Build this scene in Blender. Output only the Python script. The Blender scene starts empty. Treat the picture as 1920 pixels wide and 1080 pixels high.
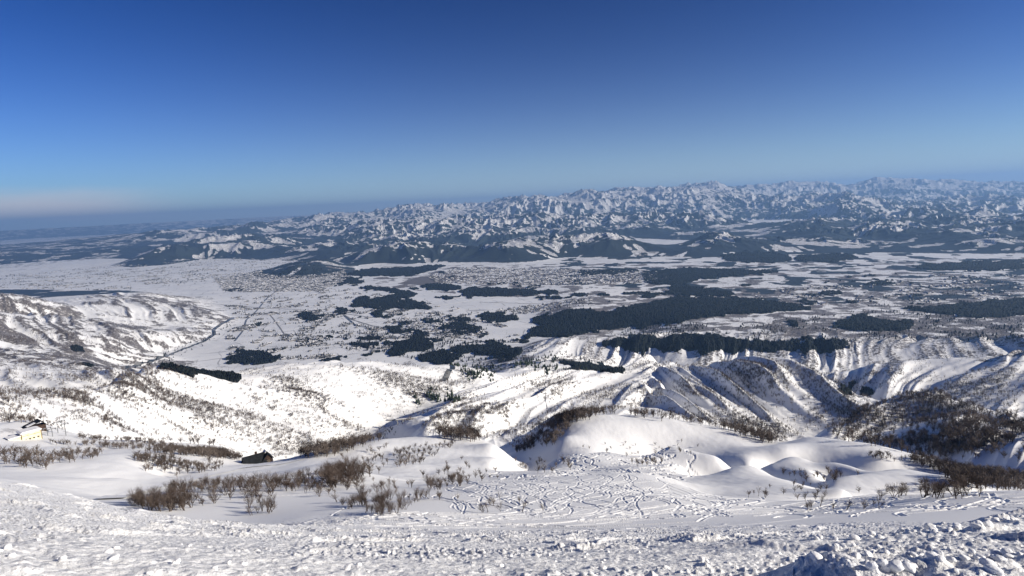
import bpy, math, random, time
import numpy as np
T0 = time.time()
def log(*a): print('[%.1f]' % (time.time() - T0), *a, flush=True)
rng = np.random.default_rng(7)
random.seed(7)
C = bpy.context.scene.collection
R_ = math.radians
f32 = np.float32

# ---------------------------------------------------------------- camera geometry
F = 1144.0                      # focal length in photo pixels (1920 wide)
PITCH = math.atan(157.0 / F)
ROLL = math.atan(90.0 / 1920.0)
fw = np.array([0, math.cos(PITCH), -math.sin(PITCH)])
up0 = np.array([0, math.sin(PITCH), math.cos(PITCH)])
rt0 = np.array([1.0, 0, 0])
UPV = up0 * math.cos(ROLL) + rt0 * math.sin(ROLL)
RTV = rt0 * math.cos(ROLL) - up0 * math.sin(ROLL)

def ray(px, py):
    px = np.asarray(px, float); py = np.asarray(py, float)
    d = fw + RTV * ((px - 960) / F)[..., None] + UPV * ((540 - py) / F)[..., None]
    h = np.hypot(d[..., 0], d[..., 1])
    return np.arctan2(d[..., 0], d[..., 1]), d[..., 2] / h      # azimuth, slope of the ray

def project(x, y, z):
    c = y * fw[1] + z * fw[2]
    c = np.where(c < 1e-3, 1e-3, c)
    r = x * RTV[0] + y * RTV[1] + z * RTV[2]
    u = x * UPV[0] + y * UPV[1] + z * UPV[2]
    return 960 + F * r / c, 540 - F * u / c

# ---------------------------------------------------------------- noise
def _h(ix, iy, s):
    n = (ix.astype(np.int64) * 374761393 + iy.astype(np.int64) * 668265263 + s * 1442695041) & 0xffffffff
    n = ((n ^ (n >> 13)) * 1274126177) & 0xffffffff
    n = (n ^ (n >> 16)) & 0xffffffff
    return n
def hash01(ix, iy, s): return (_h(ix, iy, s) / 4294967296.0).astype(f32)
def perlin(x, y, s=0):
    x0 = np.floor(x); y0 = np.floor(y)
    fx = (x - x0).astype(f32); fy = (y - y0).astype(f32)
    ux = fx * fx * fx * (fx * (fx * 6 - 15) + 10); uy = fy * fy * fy * (fy * (fy * 6 - 15) + 10)
    def g(dx, dy):
        a = hash01(x0 + dx, y0 + dy, s) * f32(6.2831853)
        return np.cos(a) * (fx - dx) + np.sin(a) * (fy - dy)
    a = g(0, 0); a += ux * (g(1, 0) - a)
    b = g(0, 1); b += ux * (g(1, 1) - b)
    return (a + uy * (b - a)) * f32(1.5)
def fbm(x, y, o, s=0, gain=.5, lac=2.03):
    t = 0; a = 1.0
    for i in range(o):
        t = t + a * perlin(x, y, s + i * 17); x = x * lac + 3.1; y = y * lac - 1.7; a *= gain
    return t
def ridged(x, y, o, s=0, gain=.5, lac=2.03):
    t = 0; a = 1.0; w = 1
    for i in range(o):
        n = 1 - np.abs(perlin(x, y, s + i * 17)) * 1.6
        n = n * np.abs(n) * w
        w = np.clip(n * 1.6, 0, 1)
        t = t + a * n; x = x * lac + 3.1; y = y * lac - 1.7; a *= gain
    return t
def smooth(a, b, x):
    t = np.clip((x - a) / (b - a), 0, 1); return t * t * (3 - 2 * t)
def gully(x, y, dx, dy, freq, s=0):
    """stripes that run down the slope: (dx, dy) is the direction ACROSS the slope"""
    x = x * freq; y = y * freq
    ix = np.floor(x); iy = np.floor(y)
    va = np.zeros(x.shape, f32); wt = np.zeros(x.shape, f32)
    for i in (-1, 0, 1):
        for j in (-1, 0, 1):
            cx = ix + i; cy = iy + j
            vx = (x - cx - hash01(cx, cy, s)).astype(f32); vy = (y - cy - hash01(cx, cy, s + 1)).astype(f32)
            w = np.exp(-(vx * vx + vy * vy) * 2.2)
            va += w * np.cos((vx * dx + vy * dy) * f32(6.2831853) + hash01(cx, cy, s + 2) * f32(2.0))
            wt += w
    return va / (wt + f32(1e-4))

# ---------------------------------------------------------------- survey lines: (photo x, photo y, ground distance in metres)
ZP = -1000.0                    # the plain, measured from eye height
CP = []                         # control points: az, ln r, z/r
def add(px, py, r):
    a, t = ray(px, py); CP.append((float(a), math.log(r), float(t)))
def addz(px, r, z, py=600):
    a, t = ray(px, py); CP.append((float(a), math.log(r), z / r))
def line(pts, step=45):
    for (p, q) in zip(pts[:-1], pts[1:]):
        n = max(1, int(math.hypot(q[0] - p[0], q[1] - p[1]) / step))
        for i in range(n):
            k = i / n
            add(p[0] + (q[0] - p[0]) * k, p[1] + (q[1] - p[1]) * k, math.exp(math.log(p[2]) * (1 - k) + math.log(q[2]) * k))
    add(*pts[-1])
def linez(pts, step=70):
    for (p, q) in zip(pts[:-1], pts[1:]):
        n = max(1, int(abs(q[0] - p[0]) / step))
        for i in range(n):
            k = i / n
            addz(p[0] + (q[0] - p[0]) * k, math.exp(math.log(p[1]) * (1 - k) + math.log(q[1]) * k), p[2] + (q[2] - p[2]) * k)
    addz(*pts[-1])

def lined(pts, step=60):
    # hidden ground: (photo x, photo y of the crest in front, distance, metres below that sight line)
    for (p, q) in zip(pts[:-1], pts[1:]):
        n = max(1, int(abs(q[0] - p[0]) / step))
        for i in range(n):
            k = i / n; v = [p[c] + (q[c] - p[c]) * k for c in range(4)]
            a, t = ray(v[0], v[1]); CP.append((float(a), math.log(v[2]), float(t) - v[3] / v[2]))
    a, t = ray(*pts[-1][:2]); CP.append((float(a), math.log(pts[-1][2]), float(t) - pts[-1][3] / pts[-1][2]))

# under the feet and the top of the slope
for px in range(-300, 2300, 200):
    addz(px, .7, -1.62); addz(px, 1.5, -1.85); addz(px, 3.0, -2.6)
line([(-200,1065,6),(300,1080,6),(800,1085,6),(1300,1085,6)], 150)
line([(1400,1085,5.2),(1490,1050,5.5)], 60)
line([(1495,1046,4.4),(1540,1024,4.4),(1640,1014,4.4),(1740,1019,4.5),(1800,1030,4.5),(1880,1028,4.8),(1960,1022,5.2),(2100,1030,5.8)], 30)
line([(1500,1082,3.75),(1650,1076,3.75),(1800,1080,3.9),(1960,1085,4.1)], 50)
lined([(1500,1040,6.5,.5),(1640,1018,6.5,.5),(1800,1035,6.5,.4),(1960,1012,7,.5)], 60)
line([(-200,1010,11),(300,1040,10),(800,1045,10),(1300,1040,10)], 150)
line([(-200,960,22),(200,1000,20),(600,1018,20),(1000,1020,20),(1400,1014,19)], 120)
line([(1250,1045,9),(1500,1018,12),(1640,1004,14),(1760,983,18),(1850,973,22),(1930,968,24),(2100,955,26)], 60)
lined([(1650,1004,20,.5),(1800,976,28,1.5),(1950,967,33,2),(2100,955,36,2)], 60)
# left shoulder of the near slope
line([(-250,880,75),(0,905,70),(120,925,66),(210,950,62),(330,975,58),(450,990,60)], 60)
line([(-200,930,40),(100,955,38),(300,985,35)], 80)
lined([(-200,880,110,6),(0,905,105,6),(120,925,100,6),(210,950,92,4),(330,975,80,3),(450,990,72,2)], 80)
# open piste in the middle
line([(560,988,64),(700,986,68),(850,986,70),(1000,988,70),(1200,990,66),(1320,990,62)], 70)
line([(700,965,84),(800,964,84),(1000,965,85),(1200,966,84),(1300,970,80)], 70)
line([(780,940,103),(900,935,106),(1000,930,110),(1150,928,112),(1250,932,108)], 60)
line([(600,1005,34),(850,1004,36),(1100,1005,35),(1350,1000,36)], 90)
# scrub terrace left of the middle (bushes)
line([(240,955,125),(330,950,128),(460,966,112),(560,970,96)], 60)
line([(230,935,165),(330,915,180),(450,900,185),(560,893,190),(680,888,185),(760,905,155),(860,912,140)], 60)
# right blue slope with tracks, its crest
line([(1380,967,84),(1500,958,98),(1600,945,108),(1700,930,118),(1800,926,124),(1920,926,124),(2100,930,124)], 60)
line([(1400,990,58),(1500,986,60),(1650,976,64),(1800,962,72),(1950,950,80),(2100,945,82)], 70)
lined([(1600,945,160,8),(1700,928,190,20),(1850,926,210,30),(2000,928,210,30),(2150,930,210,30)], 80)
# trail ridge with the dark lodge
line([(205,938,210),(260,915,240),(330,902,280),(400,885,335),(470,870,400),(500,866,410),(560,853,430),(640,838,450),(740,822,470),(830,812,470),(900,818,460),(930,832,445)], 35)
line([(300,935,190),(400,915,230),(500,888,300),(600,872,330),(700,860,370)], 60)
line([(230,912,275),(300,893,340),(370,878,400),(430,868,440)], 50)
lined([(470,870,520,25),(560,853,560,45),(640,838,580,45),(740,822,600,45),(830,812,590,40),(900,818,560,30)], 50)
# dome in front of the hollow
line([(640,900,200),(640,870,290),(700,845,390),(735,880,260),(780,905,190)], 45)
line([(800,850,370),(850,870,310),(900,885,260),(930,890,240)], 40)
line([(940,845,400),(942,865,340),(938,888,255)], 22)
line([(922,833,440),(925,848,388),(925,868,325),(922,886,262)], 22)
line([(895,828,440),(900,848,385),(895,868,322)], 22)
line([(840,822,445),(845,838,410),(840,855,360)], 22)
line([(780,824,445),(770,842,400)], 22)
lined([(958,845,480,22),(962,865,400,14),(962,888,330,7)], 80)
# hollow, its blue flank and the next dome
line([(940,908,140),(1050,903,150),(1150,897,165),(1230,893,180)], 45)
line([(1000,885,250),(1040,860,330),(1055,820,450),(1030,800,540)], 30)
line([(1090,885,270),(1100,850,360),(1080,810,480)], 40)
line([(1060,783,540),(1130,776,555),(1210,778,565),(1290,790,560),(1370,806,560),(1430,820,550),(1480,833,530)], 40)
line([(1150,850,370),(1250,850,380),(1330,850,400)], 60)
lined([(1060,783,700,25),(1150,776,740,50),(1300,792,740,60),(1440,822,700,60)], 60)
# domes on the right
line([(1150,895,215),(1185,876,270),(1225,872,285),(1260,882,270),(1280,893,235)], 30)
line([(1236,872,330),(1262,858,345),(1300,850,350),(1345,856,345),(1388,876,320)], 30)
lined([(1236,872,390,15),(1300,850,405,18),(1345,856,400,16),(1388,876,370,11)], 40)
line([(1262,880,300),(1290,884,290),(1340,884,300)], 40)
line([(1370,862,420),(1440,836,490),(1520,821,530),(1600,834,520),(1680,849,490),(1760,864,460)], 40)
line([(1400,866,400),(1470,850,430),(1560,850,440),(1650,862,420)], 50)
line([(1430,877,345),(1465,862,375),(1500,861,375),(1524,872,350)], 25)
line([(1522,888,310),(1545,872,345),(1570,868,350),(1592,877,335)], 25)
lined([(1430,877,390,7),(1465,862,412,13),(1524,870,402,14),(1570,868,395,12)], 30)
line([(1528,885,320),(1518,880,335)], 20)
line([(1240,900,200),(1290,915,155),(1312,935,125),(1340,950,102)], 40)
line([(1313,928,160),(1318,908,200),(1345,890,245),(1372,882,262),(1400,879,268),(1430,884,258),(1470,900,225),(1530,918,190),(1590,928,165),(1640,936,145)], 30)
lined([(1313,918,290,14),(1345,890,310,14),(1400,879,325,12),(1450,892,300,10),(1500,908,265,7)], 30)
line([(1500,912,245),(1560,898,270),(1620,884,305),(1690,879,330),(1750,888,315),(1790,903,285)], 35)
lined([(1560,898,320,9),(1620,884,365,14),(1690,879,390,15),(1750,888,370,14)], 40)
lined([(1500,822,640,40),(1600,834,620,40),(1700,852,600,35),(1790,875,540,30)], 50)
line([(1830,885,430),(1880,893,410),(1950,900,400),(2100,905,400)], 60)
lined([(1830,888,500,20),(1880,893,500,30),(1950,900,500,30),(2100,905,500,30)], 60)
# left: piste bowl and ski station knoll
line([(-200,850,420),(0,880,330),(120,890,300),(240,870,330),(300,855,380)], 50)
line([(-200,905,200),(0,900,210),(130,920,190),(230,895,260)], 60)
line([(-200,865,480),(0,850,500),(120,848,500),(240,850,480),(290,845,470),(370,850,500),(440,858,480)], 50)
line([(-200,815,640),(0,795,700),(60,790,720),(110,805,700),(180,822,650),(260,828,620),(340,832,640),(420,838,680)], 45)
line([(0,830,600),(90,822,620),(200,838,570)], 60)
lined([(-200,815,900,50),(0,795,930,55),(100,800,950,70),(180,822,900,80),(300,830,880,90),(420,838,880,80),(520,855,850,70)], 80)
# big white slope on the left: crest and foot
line([(-200,735,1500),(0,737,1500),(80,738,1550),(170,735,1600),(240,705,1850),(275,690,2000),(330,692,2000),(400,712,2000),(450,710,2050),(520,690,2150),(600,683,2220),(670,680,2260),(740,690,2280),(800,690,2340),(890,693,2380)], 40)
line([(60,770,1350),(200,790,1480),(320,820,1620),(450,836,1690),(560,845,1700),(640,830,1780),(720,800,1880),(790,765,2020),(860,735,2180),(905,715,2300)], 45)
lined([(0,795,1150,50),(180,822,1250,60),(300,830,1300,50),(450,840,1350,50),(560,852,1350,50),(640,836,1400,50),(740,820,1450,50)], 80)
line([(300,740,1850),(450,770,1850),(600,760,1930),(720,735,2080),(820,715,2230)], 60)
line([(350,785,1730),(480,805,1760),(600,800,1810)], 60)
line([(0,690,2800),(90,695,2750),(170,700,2650),(225,695,2600)], 50)
lined([(-200,735,1800,60),(0,737,1800,70),(100,738,1850,70),(200,722,2000,60)], 60)
lined([(240,705,2350,60),(330,692,2700,150),(450,710,2700,130),(600,683,3000,130),(750,690,3000,110),(890,693,2900,80)], 80)
# left hill range above the river plain
line([(-200,560,6800),(0,549,6900),(50,553,6800),(100,572,6600),(135,588,6500)], 40)
line([(100,568,7600),(170,556,7900),(245,548,8000),(300,556,7700),(345,574,7300)], 40)
line([(60,590,6000),(150,596,6000),(220,582,6600),(300,574,6900),(370,580,6900),(428,590,6700)], 45)
line([(0,585,5700),(80,600,5600),(160,610,5500),(230,625,5400),(300,636,5400),(390,622,5800)], 45)
line([(-100,620,4700),(0,640,4600),(60,655,4500),(150,658,4600),(240,660,4900),(300,661,5100)], 45)
line([(0,665,3700),(80,668,3800),(150,680,3900),(230,692,4400)], 45)
lined([(0,580,6200,70),(120,592,6300,70),(230,590,6100,90),(300,605,6000,60)], 60)
lined([(0,590,5100,90),(100,603,5000,90),(200,618,5000,60)], 60)
lined([(-200,560,7700,120),(0,549,7700,130),(90,566,7100,40)], 60)
# central ridge with the narrow piste
line([(1240,693,2150),(1215,677,2250),(1190,690,2180),(1150,707,2050),(1090,702,2060),(1035,703,2050),(985,715,1950),(940,722,1880),(880,742,1740),(840,765,1640),(810,785,1540),(790,800,1450)], 30)
line([(1240,735,1850),(1180,750,1720),(1120,762,1660),(1060,778,1560),(960,798,1450),(860,806,1400),(790,806,1400),(750,803,1500)], 40)
line([(1000,745,1740),(1080,740,1820),(1150,728,1920)], 60)
lined([(780,812,1150,55),(860,815,1100,50),(960,805,1150,40),(1060,783,1250,40),(1180,772,1300,40)], 70)
line([(905,700,2650),(960,690,2800),(1030,680,3000),(1100,690,2900)], 50)
lined([(950,718,2250,50),(1050,702,2450,70),(1150,700,2550,90)], 60)

lined([(740,822,800,70),(820,815,760,50),(900,818,740,45)], 60)
line([(1050,775,1020),(1110,768,1020),(1180,772,960)], 45)
# right-hand hill
line([(1250,697,2080),(1330,692,2080),(1380,684,2110),(1440,680,2130),(1500,690,2100),(1560,707,2040),(1620,735,1950),(1640,750,1900)], 35)
line([(1240,770,1560),(1330,785,1600),(1420,802,1640),(1490,816,1670),(1540,802,1740),(1600,777,1800),(1640,762,1830)], 45)
lined([(1240,778,1200,45),(1330,790,1200,50),(1440,820,1200,50),(1540,826,1250,45)], 70)
line([(1200,735,1800),(1215,715,1980)], 35)
lined([(1215,677,2850,90),(1300,692,2850,100),(1440,680,2900,110),(1560,707,2500,90),(1640,745,2200,70)], 70)
# dark ridges of the deep valley
line([(1550,800,1150),(1600,775,1250),(1660,752,1350),(1720,738,1400),(1770,742,1350),(1820,765,1250),(1870,785,1150),(1960,805,1100),(2100,820,1100)], 40)
line([(1590,830,850),(1660,808,900),(1730,790,950),(1800,786,950),(1860,800,920),(1920,812,900),(2100,825,880)], 45)
line([(1750,850,700),(1830,860,650),(1920,866,620),(2100,870,600)], 60)
lined([(1620,820,1050,45),(1730,790,1130,50),(1800,786,1120,45),(1900,808,1030,40),(2100,825,1000,40)], 60)
lined([(1600,775,1500,40),(1720,738,1750,90),(1800,755,1650,80),(1900,795,1500,70)], 60)
# right spur with blue gullies
line([(1560,702,2620),(1640,682,2720),(1740,672,2800),(1830,668,2850),(1920,662,2900),(2100,655,2950)], 45)
line([(1660,735,2400),(1740,742,2380),(1850,775,2150),(1920,790,2050),(2100,800,2000)], 60)
lined([(1560,700,3150,70),(1700,674,3400,80),(1900,664,3500,80),(2100,655,3500,80)], 70)
# terrace cliffs on the far side of the river
line([(1010,650,3850),(1100,665,3720),(1200,675,3640),(1300,672,3560),(1400,678,3560),(1500,690,3400)], 50)
line([(1050,632,4000),(1150,640,3900),(1250,655,3700),(1350,655,3650),(1450,650,3750),(1550,645,3850),(1650,645,3850),(1750,645,3850),(1850,640,3900),(1920,638,3900),(2100,635,3900)], 50)
# the plain and its terraces: sight lines cut with the level ground
for py, zz in ((500,-1040),(530,-1040),(560,-1040),(590,-1030),(620,-1020),(650,-1010)):
    for px in range(450, 1000, 90):
        t = float(ray(px, py)[1]); add(px, py, zz / t)
for px, py in ((-150,530),(0,530),(120,530),(240,528),(350,530),(350,505),(200,510),(50,515),(-150,520),(350,556),(440,575),(440,600),(430,630),(350,662),(420,660),(300,678),(470,670)):
    t = float(ray(px, py)[1]); add(px, py, -1040 / t)
for py, zz in ((490,-1040),(515,-1030),(540,-1000),(565,-975),(590,-945),(615,-915),(635,-895)):
    for px in range(1060, 2160, 110):
        zq = zz if px > 1250 or py < 600 else -1010
        t = float(ray(px, py)[1]); add(px, py, zq / t)
# low hills behind the plain
line([(560,496,10600),(600,488,11600),(680,474,12500),(760,462,12000),(850,453,12500),(900,460,12000),(980,455,11500),(1060,458,11500),(1130,450,11800),(1200,455,11800),(1260,462,11500)], 45)
line([(1290,464,10900),(1360,458,11300),(1440,461,11300),(1500,470,10900),(1600,474,10800)], 45)
lined([(600,478,13500,60),(760,462,13800,60),(900,458,13800,60),(1150,452,13800,60),(1400,460,13500,60)], 120)
line([(560,466,16500),(760,448,16500),(950,440,16500),(1150,438,16500),(1250,440,16000)], 90)
line([(560,452,19500),(760,436,18800),(950,425,18500),(1150,422,18200),(1300,422,18000)], 90)
line([(1600,466,11300),(1700,462,11400),(1800,458,11500),(1920,456,11500),(2100,455,11500)], 60)
line([(1350,446,13200),(1500,447,12900),(1650,444,12900),(1800,440,13200),(1920,440,13000),(2100,438,13000)], 70)
line([(1300,430,15500),(1450,432,15000),(1600,428,15000),(1800,420,15500),(2000,420,15500)], 70)

line([(-300,470,42000),(0,478,24000),(100,472,24000),(180,458,26000),(300,434,30000),(400,425,30000),(500,418,30000)], 90)
line([(300,466,17500),(400,460,17500),(500,458,17500),(560,460,16500)], 90)
line([(500,440,22000),(640,430,22000),(760,420,21000),(900,415,20000),(1000,405,20000),(1150,405,19500),(1300,410,19000),(1450,415,18500),(1600,415,18500),(1700,400,19500),(1820,385,21000),(1900,400,20500),(2100,405,20000)], 80)
line([(600,405,32000),(700,398,31000),(800,384,30000),(900,388,30000),(960,386,29000),(1030,378,28000),(1120,380,28000),(1200,378,28000),(1300,374,28000),(1400,384,26000),(1500,388,25000)], 70)
line([(1350,345,38000),(1420,346,44000),(1500,342,46000),(1560,350,48000),(1640,340,50000),(1700,335,52000),(1760,338,52000),(1850,345,50000),(1950,346,50000),(2150,346,50000)], 60)
line([(1400,374,30000),(1550,377,28000),(1700,380,27000),(1850,378,27000),(2000,380,27000)], 90)
line([(1550,392,23500),(1700,390,23500),(1850,384,24500),(2000,388,24000)], 90)
lined([(1450,362,40000,150),(1600,365,40000,150),(1750,365,40000,150),(1950,368,40000,150)], 90)
lined([(900,415,24500,200),(1100,405,24000,200),(1300,410,23500,200),(1500,415,22500,200)], 90)
linez([(-300,65000,-1300),(300,60000,-1100),(700,60000,-900),(1200,60000,-800),(2100,70000,-900)], 150)
linez([(-300,24000,-1040),(100,21000,-1040),(400,16500,-1040)], 150)
CP = np.array(CP)
# ---------------------------------------------------------------- smooth base surface through the survey points
AZL = 50.0
naz, nlr = 420, 820
L0, L1 = math.log(.7), math.log(75000)
azc = np.linspace(R_(-AZL), R_(AZL), naz)
lrc = np.linspace(L0, L1, nlr)
EPS = .016
ASP = 1.6          # weight of distance against bearing
P = CP[:, :2] * np.array([1.0, 1.0 / ASP])
D = np.sqrt(((P[:, None] - P[None]) ** 2).sum(-1) + EPS ** 2)
n = len(P)
A = np.zeros((n + 3, n + 3)); A[:n, :n] = D - 0
A[:n, :n] -= np.eye(n) * .0015                # a little smoothing
A[:n, n] = 1; A[n, :n] = 1; A[:n, n + 1:] = P; A[n + 1:, :n] = P.T
W = np.linalg.solve(A, np.concatenate([CP[:, 2], np.zeros(3)]))
tc = np.zeros((nlr, naz), f32)
for j, l in enumerate(lrc):
    d = np.sqrt((azc[:, None] - P[None, :, 0]) ** 2 + (l / ASP - P[None, :, 1]) ** 2 + EPS ** 2)
    tc[j] = d @ W[:n] + W[n] + W[n + 1] * azc + W[n + 2] * l / ASP
log('base', n)
def bil(tab, a, l, l0=L0, l1=L1, a0=R_(-AZL), a1=R_(AZL)):
    nl, na = tab.shape
    u = np.clip((a - a0) / (a1 - a0), 0, 1) * (na - 1); v = np.clip((l - l0) / (l1 - l0), 0, 1) * (nl - 1)
    i = np.minimum(u.astype(int), na - 2); j = np.minimum(v.astype(int), nl - 2)
    fu = (u - i).astype(f32); fv = (v - j).astype(f32)
    return (tab[j, i] * (1 - fu) + tab[j, i + 1] * fu) * (1 - fv) + (tab[j + 1, i] * (1 - fu) + tab[j + 1, i + 1] * fu) * fv

# ---------------------------------------------------------------- the mesh grid: rings round the camera
lr = [math.log(.8)]
def run(to, st):
    while lr[-1] < math.log(to): lr.append(lr[-1] + st)
Q = globals().get('QUAL', 1.0)
run(3, .03 / Q); run(20, .0062 / Q); run(60, .0048 / Q); run(150, .0026 / Q); run(330, .0044 / Q); run(2600, .0048 / Q); run(8000, .0050 / Q); run(36000, .0048 / Q); run(74000, .008 / Q)
lr = np.array(lr)
VIS = 44.5
az_v = np.radians(np.linspace(-VIS, VIS, int(1480 * Q) + 1))
az_o = np.radians(np.linspace(VIS, 360 - VIS, 150)[1:-1])
az = np.concatenate([az_v, az_o])
nv_, na_ = len(az_v), len(az)
LR, AZ = np.meshgrid(lr, az, indexing='ij')
RR = np.exp(LR)
AZm = np.where(AZ > math.pi, AZ - 2 * math.pi, AZ)
X = RR * np.sin(AZ); Y = RR * np.cos(AZ)
def bspline(q, q0, q1, n):
    u = np.clip((q - q0) / (q1 - q0), 0, 1) * (n - 1); i = np.minimum(u.astype(int), n - 2); t = u - i
    W_ = np.zeros((len(q), n)); k = np.arange(len(q))
    for o, w in ((-1, (1 - t) ** 3 / 6), (0, (3 * t ** 3 - 6 * t ** 2 + 4) / 6), (1, (-3 * t ** 3 + 3 * t ** 2 + 3 * t + 1) / 6), (2, t ** 3 / 6)):
        np.add.at(W_, (k, np.clip(i + o, 0, n - 1)), w)
    return W_
Z = (bspline(lr, L0, L1, nlr) @ tc @ bspline(np.clip(AZm[0], R_(-45.2), R_(45.2)), R_(-AZL), R_(AZL), naz).T) * RR
log('grid', Z.shape)
def closed_plain(z):
    zp = ZP + 3 * np.sin(X / 900) * np.cos(Y / 1300)
    k = 18.0
    d = (z - zp) / k
    return zp + k * np.logaddexp(0, np.clip(d, -60, 200))          # soft floor
far = RR > 1500
Z = np.where(far, closed_plain(Z), Z)
# unseen ground outside the surveyed sector, dropped so it casts no shadow into view
side = smooth(R_(44.5), R_(75), np.abs(AZm))
Z = Z - side * RR * .10 * (RR < 1200) - side * 120. * (RR >= 1200)

def grad(z):
    gl = np.gradient(z, axis=0) / np.gradient(LR, axis=0) / RR      # dz/dr
    ga = np.zeros_like(z)
    ga[:, 1:-1] = (z[:, 2:] - z[:, :-2]) / (AZ[:, 2:] - AZ[:, :-2]); ga[:, 0] = ga[:, 1]; ga[:, -1] = ga[:, -2]
    ga = ga / RR
    s, c = np.sin(AZ), np.cos(AZ)
    return (gl * s + ga * c), (gl * c - ga * s)
# masks ---------------------------------------------------------
PX, PY = project(X, Y, Z)
def band(v, a, b, c, d): return smooth(a, b, v) * (1 - smooth(c, d, v))
def inpoly(poly, x, y):
    c = np.zeros(x.shape, bool); n = len(poly); j = n - 1
    for i in range(n):
        xi, yi = poly[i][0], poly[i][1]; xj, yj = poly[j][0], poly[j][1]
        if yi != yj:
            c ^= ((yi > y) != (yj > y)) & (x < (xj - xi) * (y - yi) / (yj - yi) + xi)
        j = i
    return c
hill = band(RR, 620, 1050, 9000, 11000)
above = smooth(8, 60, Z - ZP)
plateau = inpoly([(1000,480),(2200,480),(2200,648),(1850,640),(1440,650),(1250,652),(1050,632)], PX, PY) & (RR > 3000) & (RR < 10000)
hill = hill * above * (1 - .8 * plateau)
def masked(m, thr=.004):
    return np.nonzero(m > thr)
def lump(x, y, cell, s, rad=.55):
    """rounded clods scattered one per cell"""
    x = x / cell; y = y / cell; ix = np.floor(x); iy = np.floor(y)
    best = np.zeros(x.shape, f32)
    for i in (-1, 0, 1):
        for j in (-1, 0, 1):
            cx = ix + i; cy = iy + j
            vx = x - cx - hash01(cx, cy, s); vy = y - cy - hash01(cx, cy, s + 1)
            rr = rad * (.35 + .65 * hash01(cx, cy, s + 2))
            hh = np.clip(1 - (np.abs(vx) * .7 + .3 * np.abs(vx + vy) + .5 * np.abs(vy)) / rr, 0, .62) * 1.25 * rr * (.5 + .8 * hash01(cx, cy, s + 3))
            best = np.maximum(best, hh.astype(f32))
    return best * cell
STREAK = np.zeros_like(Z, f32)          # +1 on spurs, -1 in gully floors
# gullies on the hills, running down the slope of the smooth surface
def rib(g): return 1 - 2 * np.abs(g) ** .85
def blur(m, k1, k2):
    for ax, k in ((0, k1), (1, k2)):
        for _ in range(2):
            c = np.cumsum(np.pad(m, [(k + 1, k) if a == ax else (0, 0) for a in (0, 1)], mode='edge'), axis=ax)
            m = (np.take(c, np.arange(2 * k + 1, c.shape[ax]), ax) - np.take(c, np.arange(0, c.shape[ax] - 2 * k - 1), ax)) / (2 * k + 1)
    return m
def wpt(px, py, r):
    a, t = ray(px, py); return np.array([r * math.sin(a), r * math.cos(a)])
def ribs(poly, rmin, rmax, p1, p2, sp, amp, s, wid=1.0):
    """parallel spurs and gullies on one mountainside, running from p1 down to p2"""
    m = (inpoly(poly, PX0, PY0) & (RR > rmin) & (RR < rmax)).astype(f32)
    m = blur(m, max(2, int(9 * Q)), max(2, int(12 * Q))); k = np.nonzero(m > .01)
    d = wpt(*p2) - wpt(*p1); d /= np.hypot(*d)
    u = X[k] * d[0] + Y[k] * d[1]; v = X[k] * d[1] - Y[k] * d[0]
    v = v + sp * (.85 * perlin(u / (sp * 6), v / (sp * 4), s) + .12 * perlin(u / (sp * 1.5), v / (sp * 1.5), s + 1))
    g = perlin(u / (sp * 11), v / sp, s + 2); g2 = perlin(u / (sp * 6), v / (sp * .4), s + 3)
    h1 = rib(np.clip(np.abs(g) * 1.5, 0, 1)); h2 = rib(np.clip(np.abs(g2) * 1.5, 0, 1))
    a = .3 + 1.3 * np.clip(perlin(u / 500, v / 260, s + 4) + .45, 0, 1)
    Z[k] += ((h1 * amp + h2 * amp * .32) * a * m[k]).astype(f32)
    STREAK[k] = STREAK[k] * (1 - m[k]) + ((h1 * .8 + h2 * .45) * m[k]).astype(f32)
    hill[k] *= (1 - .93 * m[k])
PX0, PY0 = PX, PY
ribs([(-100,730),(0,733),(170,733),(250,700),(280,685),(520,685),(900,685),(900,715),(780,790),(640,840),(450,848),(300,835),(200,800),(-100,780)], 1250, 2450, (190,727,1830), (493,830,1690), 100, 11, 300)
ribs([(-200,640),(0,640),(250,665),(300,690),(200,740),(-200,740)], 1800, 4500, (20,690,2600), (140,740,1900), 110, 13, 310)
ribs([(780,810),(860,740),(960,712),(1040,698),(1150,700),(1215,672),(1250,695),(1245,745),(1060,782),(860,820)], 1340, 2350, (1133,712,2000), (1000,765,1640), 105, 22, 320)
ribs([(1245,690),(1440,675),(1560,700),(1650,745),(1600,790),(1490,820),(1300,785),(1200,760)], 1450, 2300, (1290,700,2060), (1440,795,1650), 100, 15, 330)
ribs([(1480,712),(1640,680),(1920,655),(2200,650),(2200,800),(1920,795),(1850,780),(1660,740)], 1950, 3050, (1850,672,2850), (1770,750,2350), 95, 12, 340)
ribs([(1545,800),(1660,750),(1770,740),(2100,820),(2100,870),(1750,870),(1590,835)], 620, 1500, (1790,790,930), (1700,850,700), 60, 6, 350)
ribs([(1000,625),(1850,632),(2200,630),(2200,668),(1500,700),(1000,690)], 3200, 4300, (1500,650,3800), (1490,690,3450), 120, 14, 360)
ribs([(-200,555),(0,545),(60,550),(140,590),(60,600),(-200,600)], 5500, 7200, (40,555,6800), (70,590,6000), 120, 17, 370)
ribs([(-200,590),(420,590),(400,625),(300,665),(-200,660)], 4200, 5900, (150,598,5700), (210,650,4900), 115, 16, 380)
ribs([(100,570),(240,545),(430,590),(300,600),(130,595)], 6100, 8200, (250,550,7900), (300,575,6900), 130, 15, 390)
log('ribs')
ki = masked(hill)
x, y, m, r = X[ki], Y[ki], hill[ki], RR[ki]
wx = x + 45 * perlin(x / 300, y / 300, 3); wy = y + 45 * perlin(x / 300, y / 300, 4)
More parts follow.
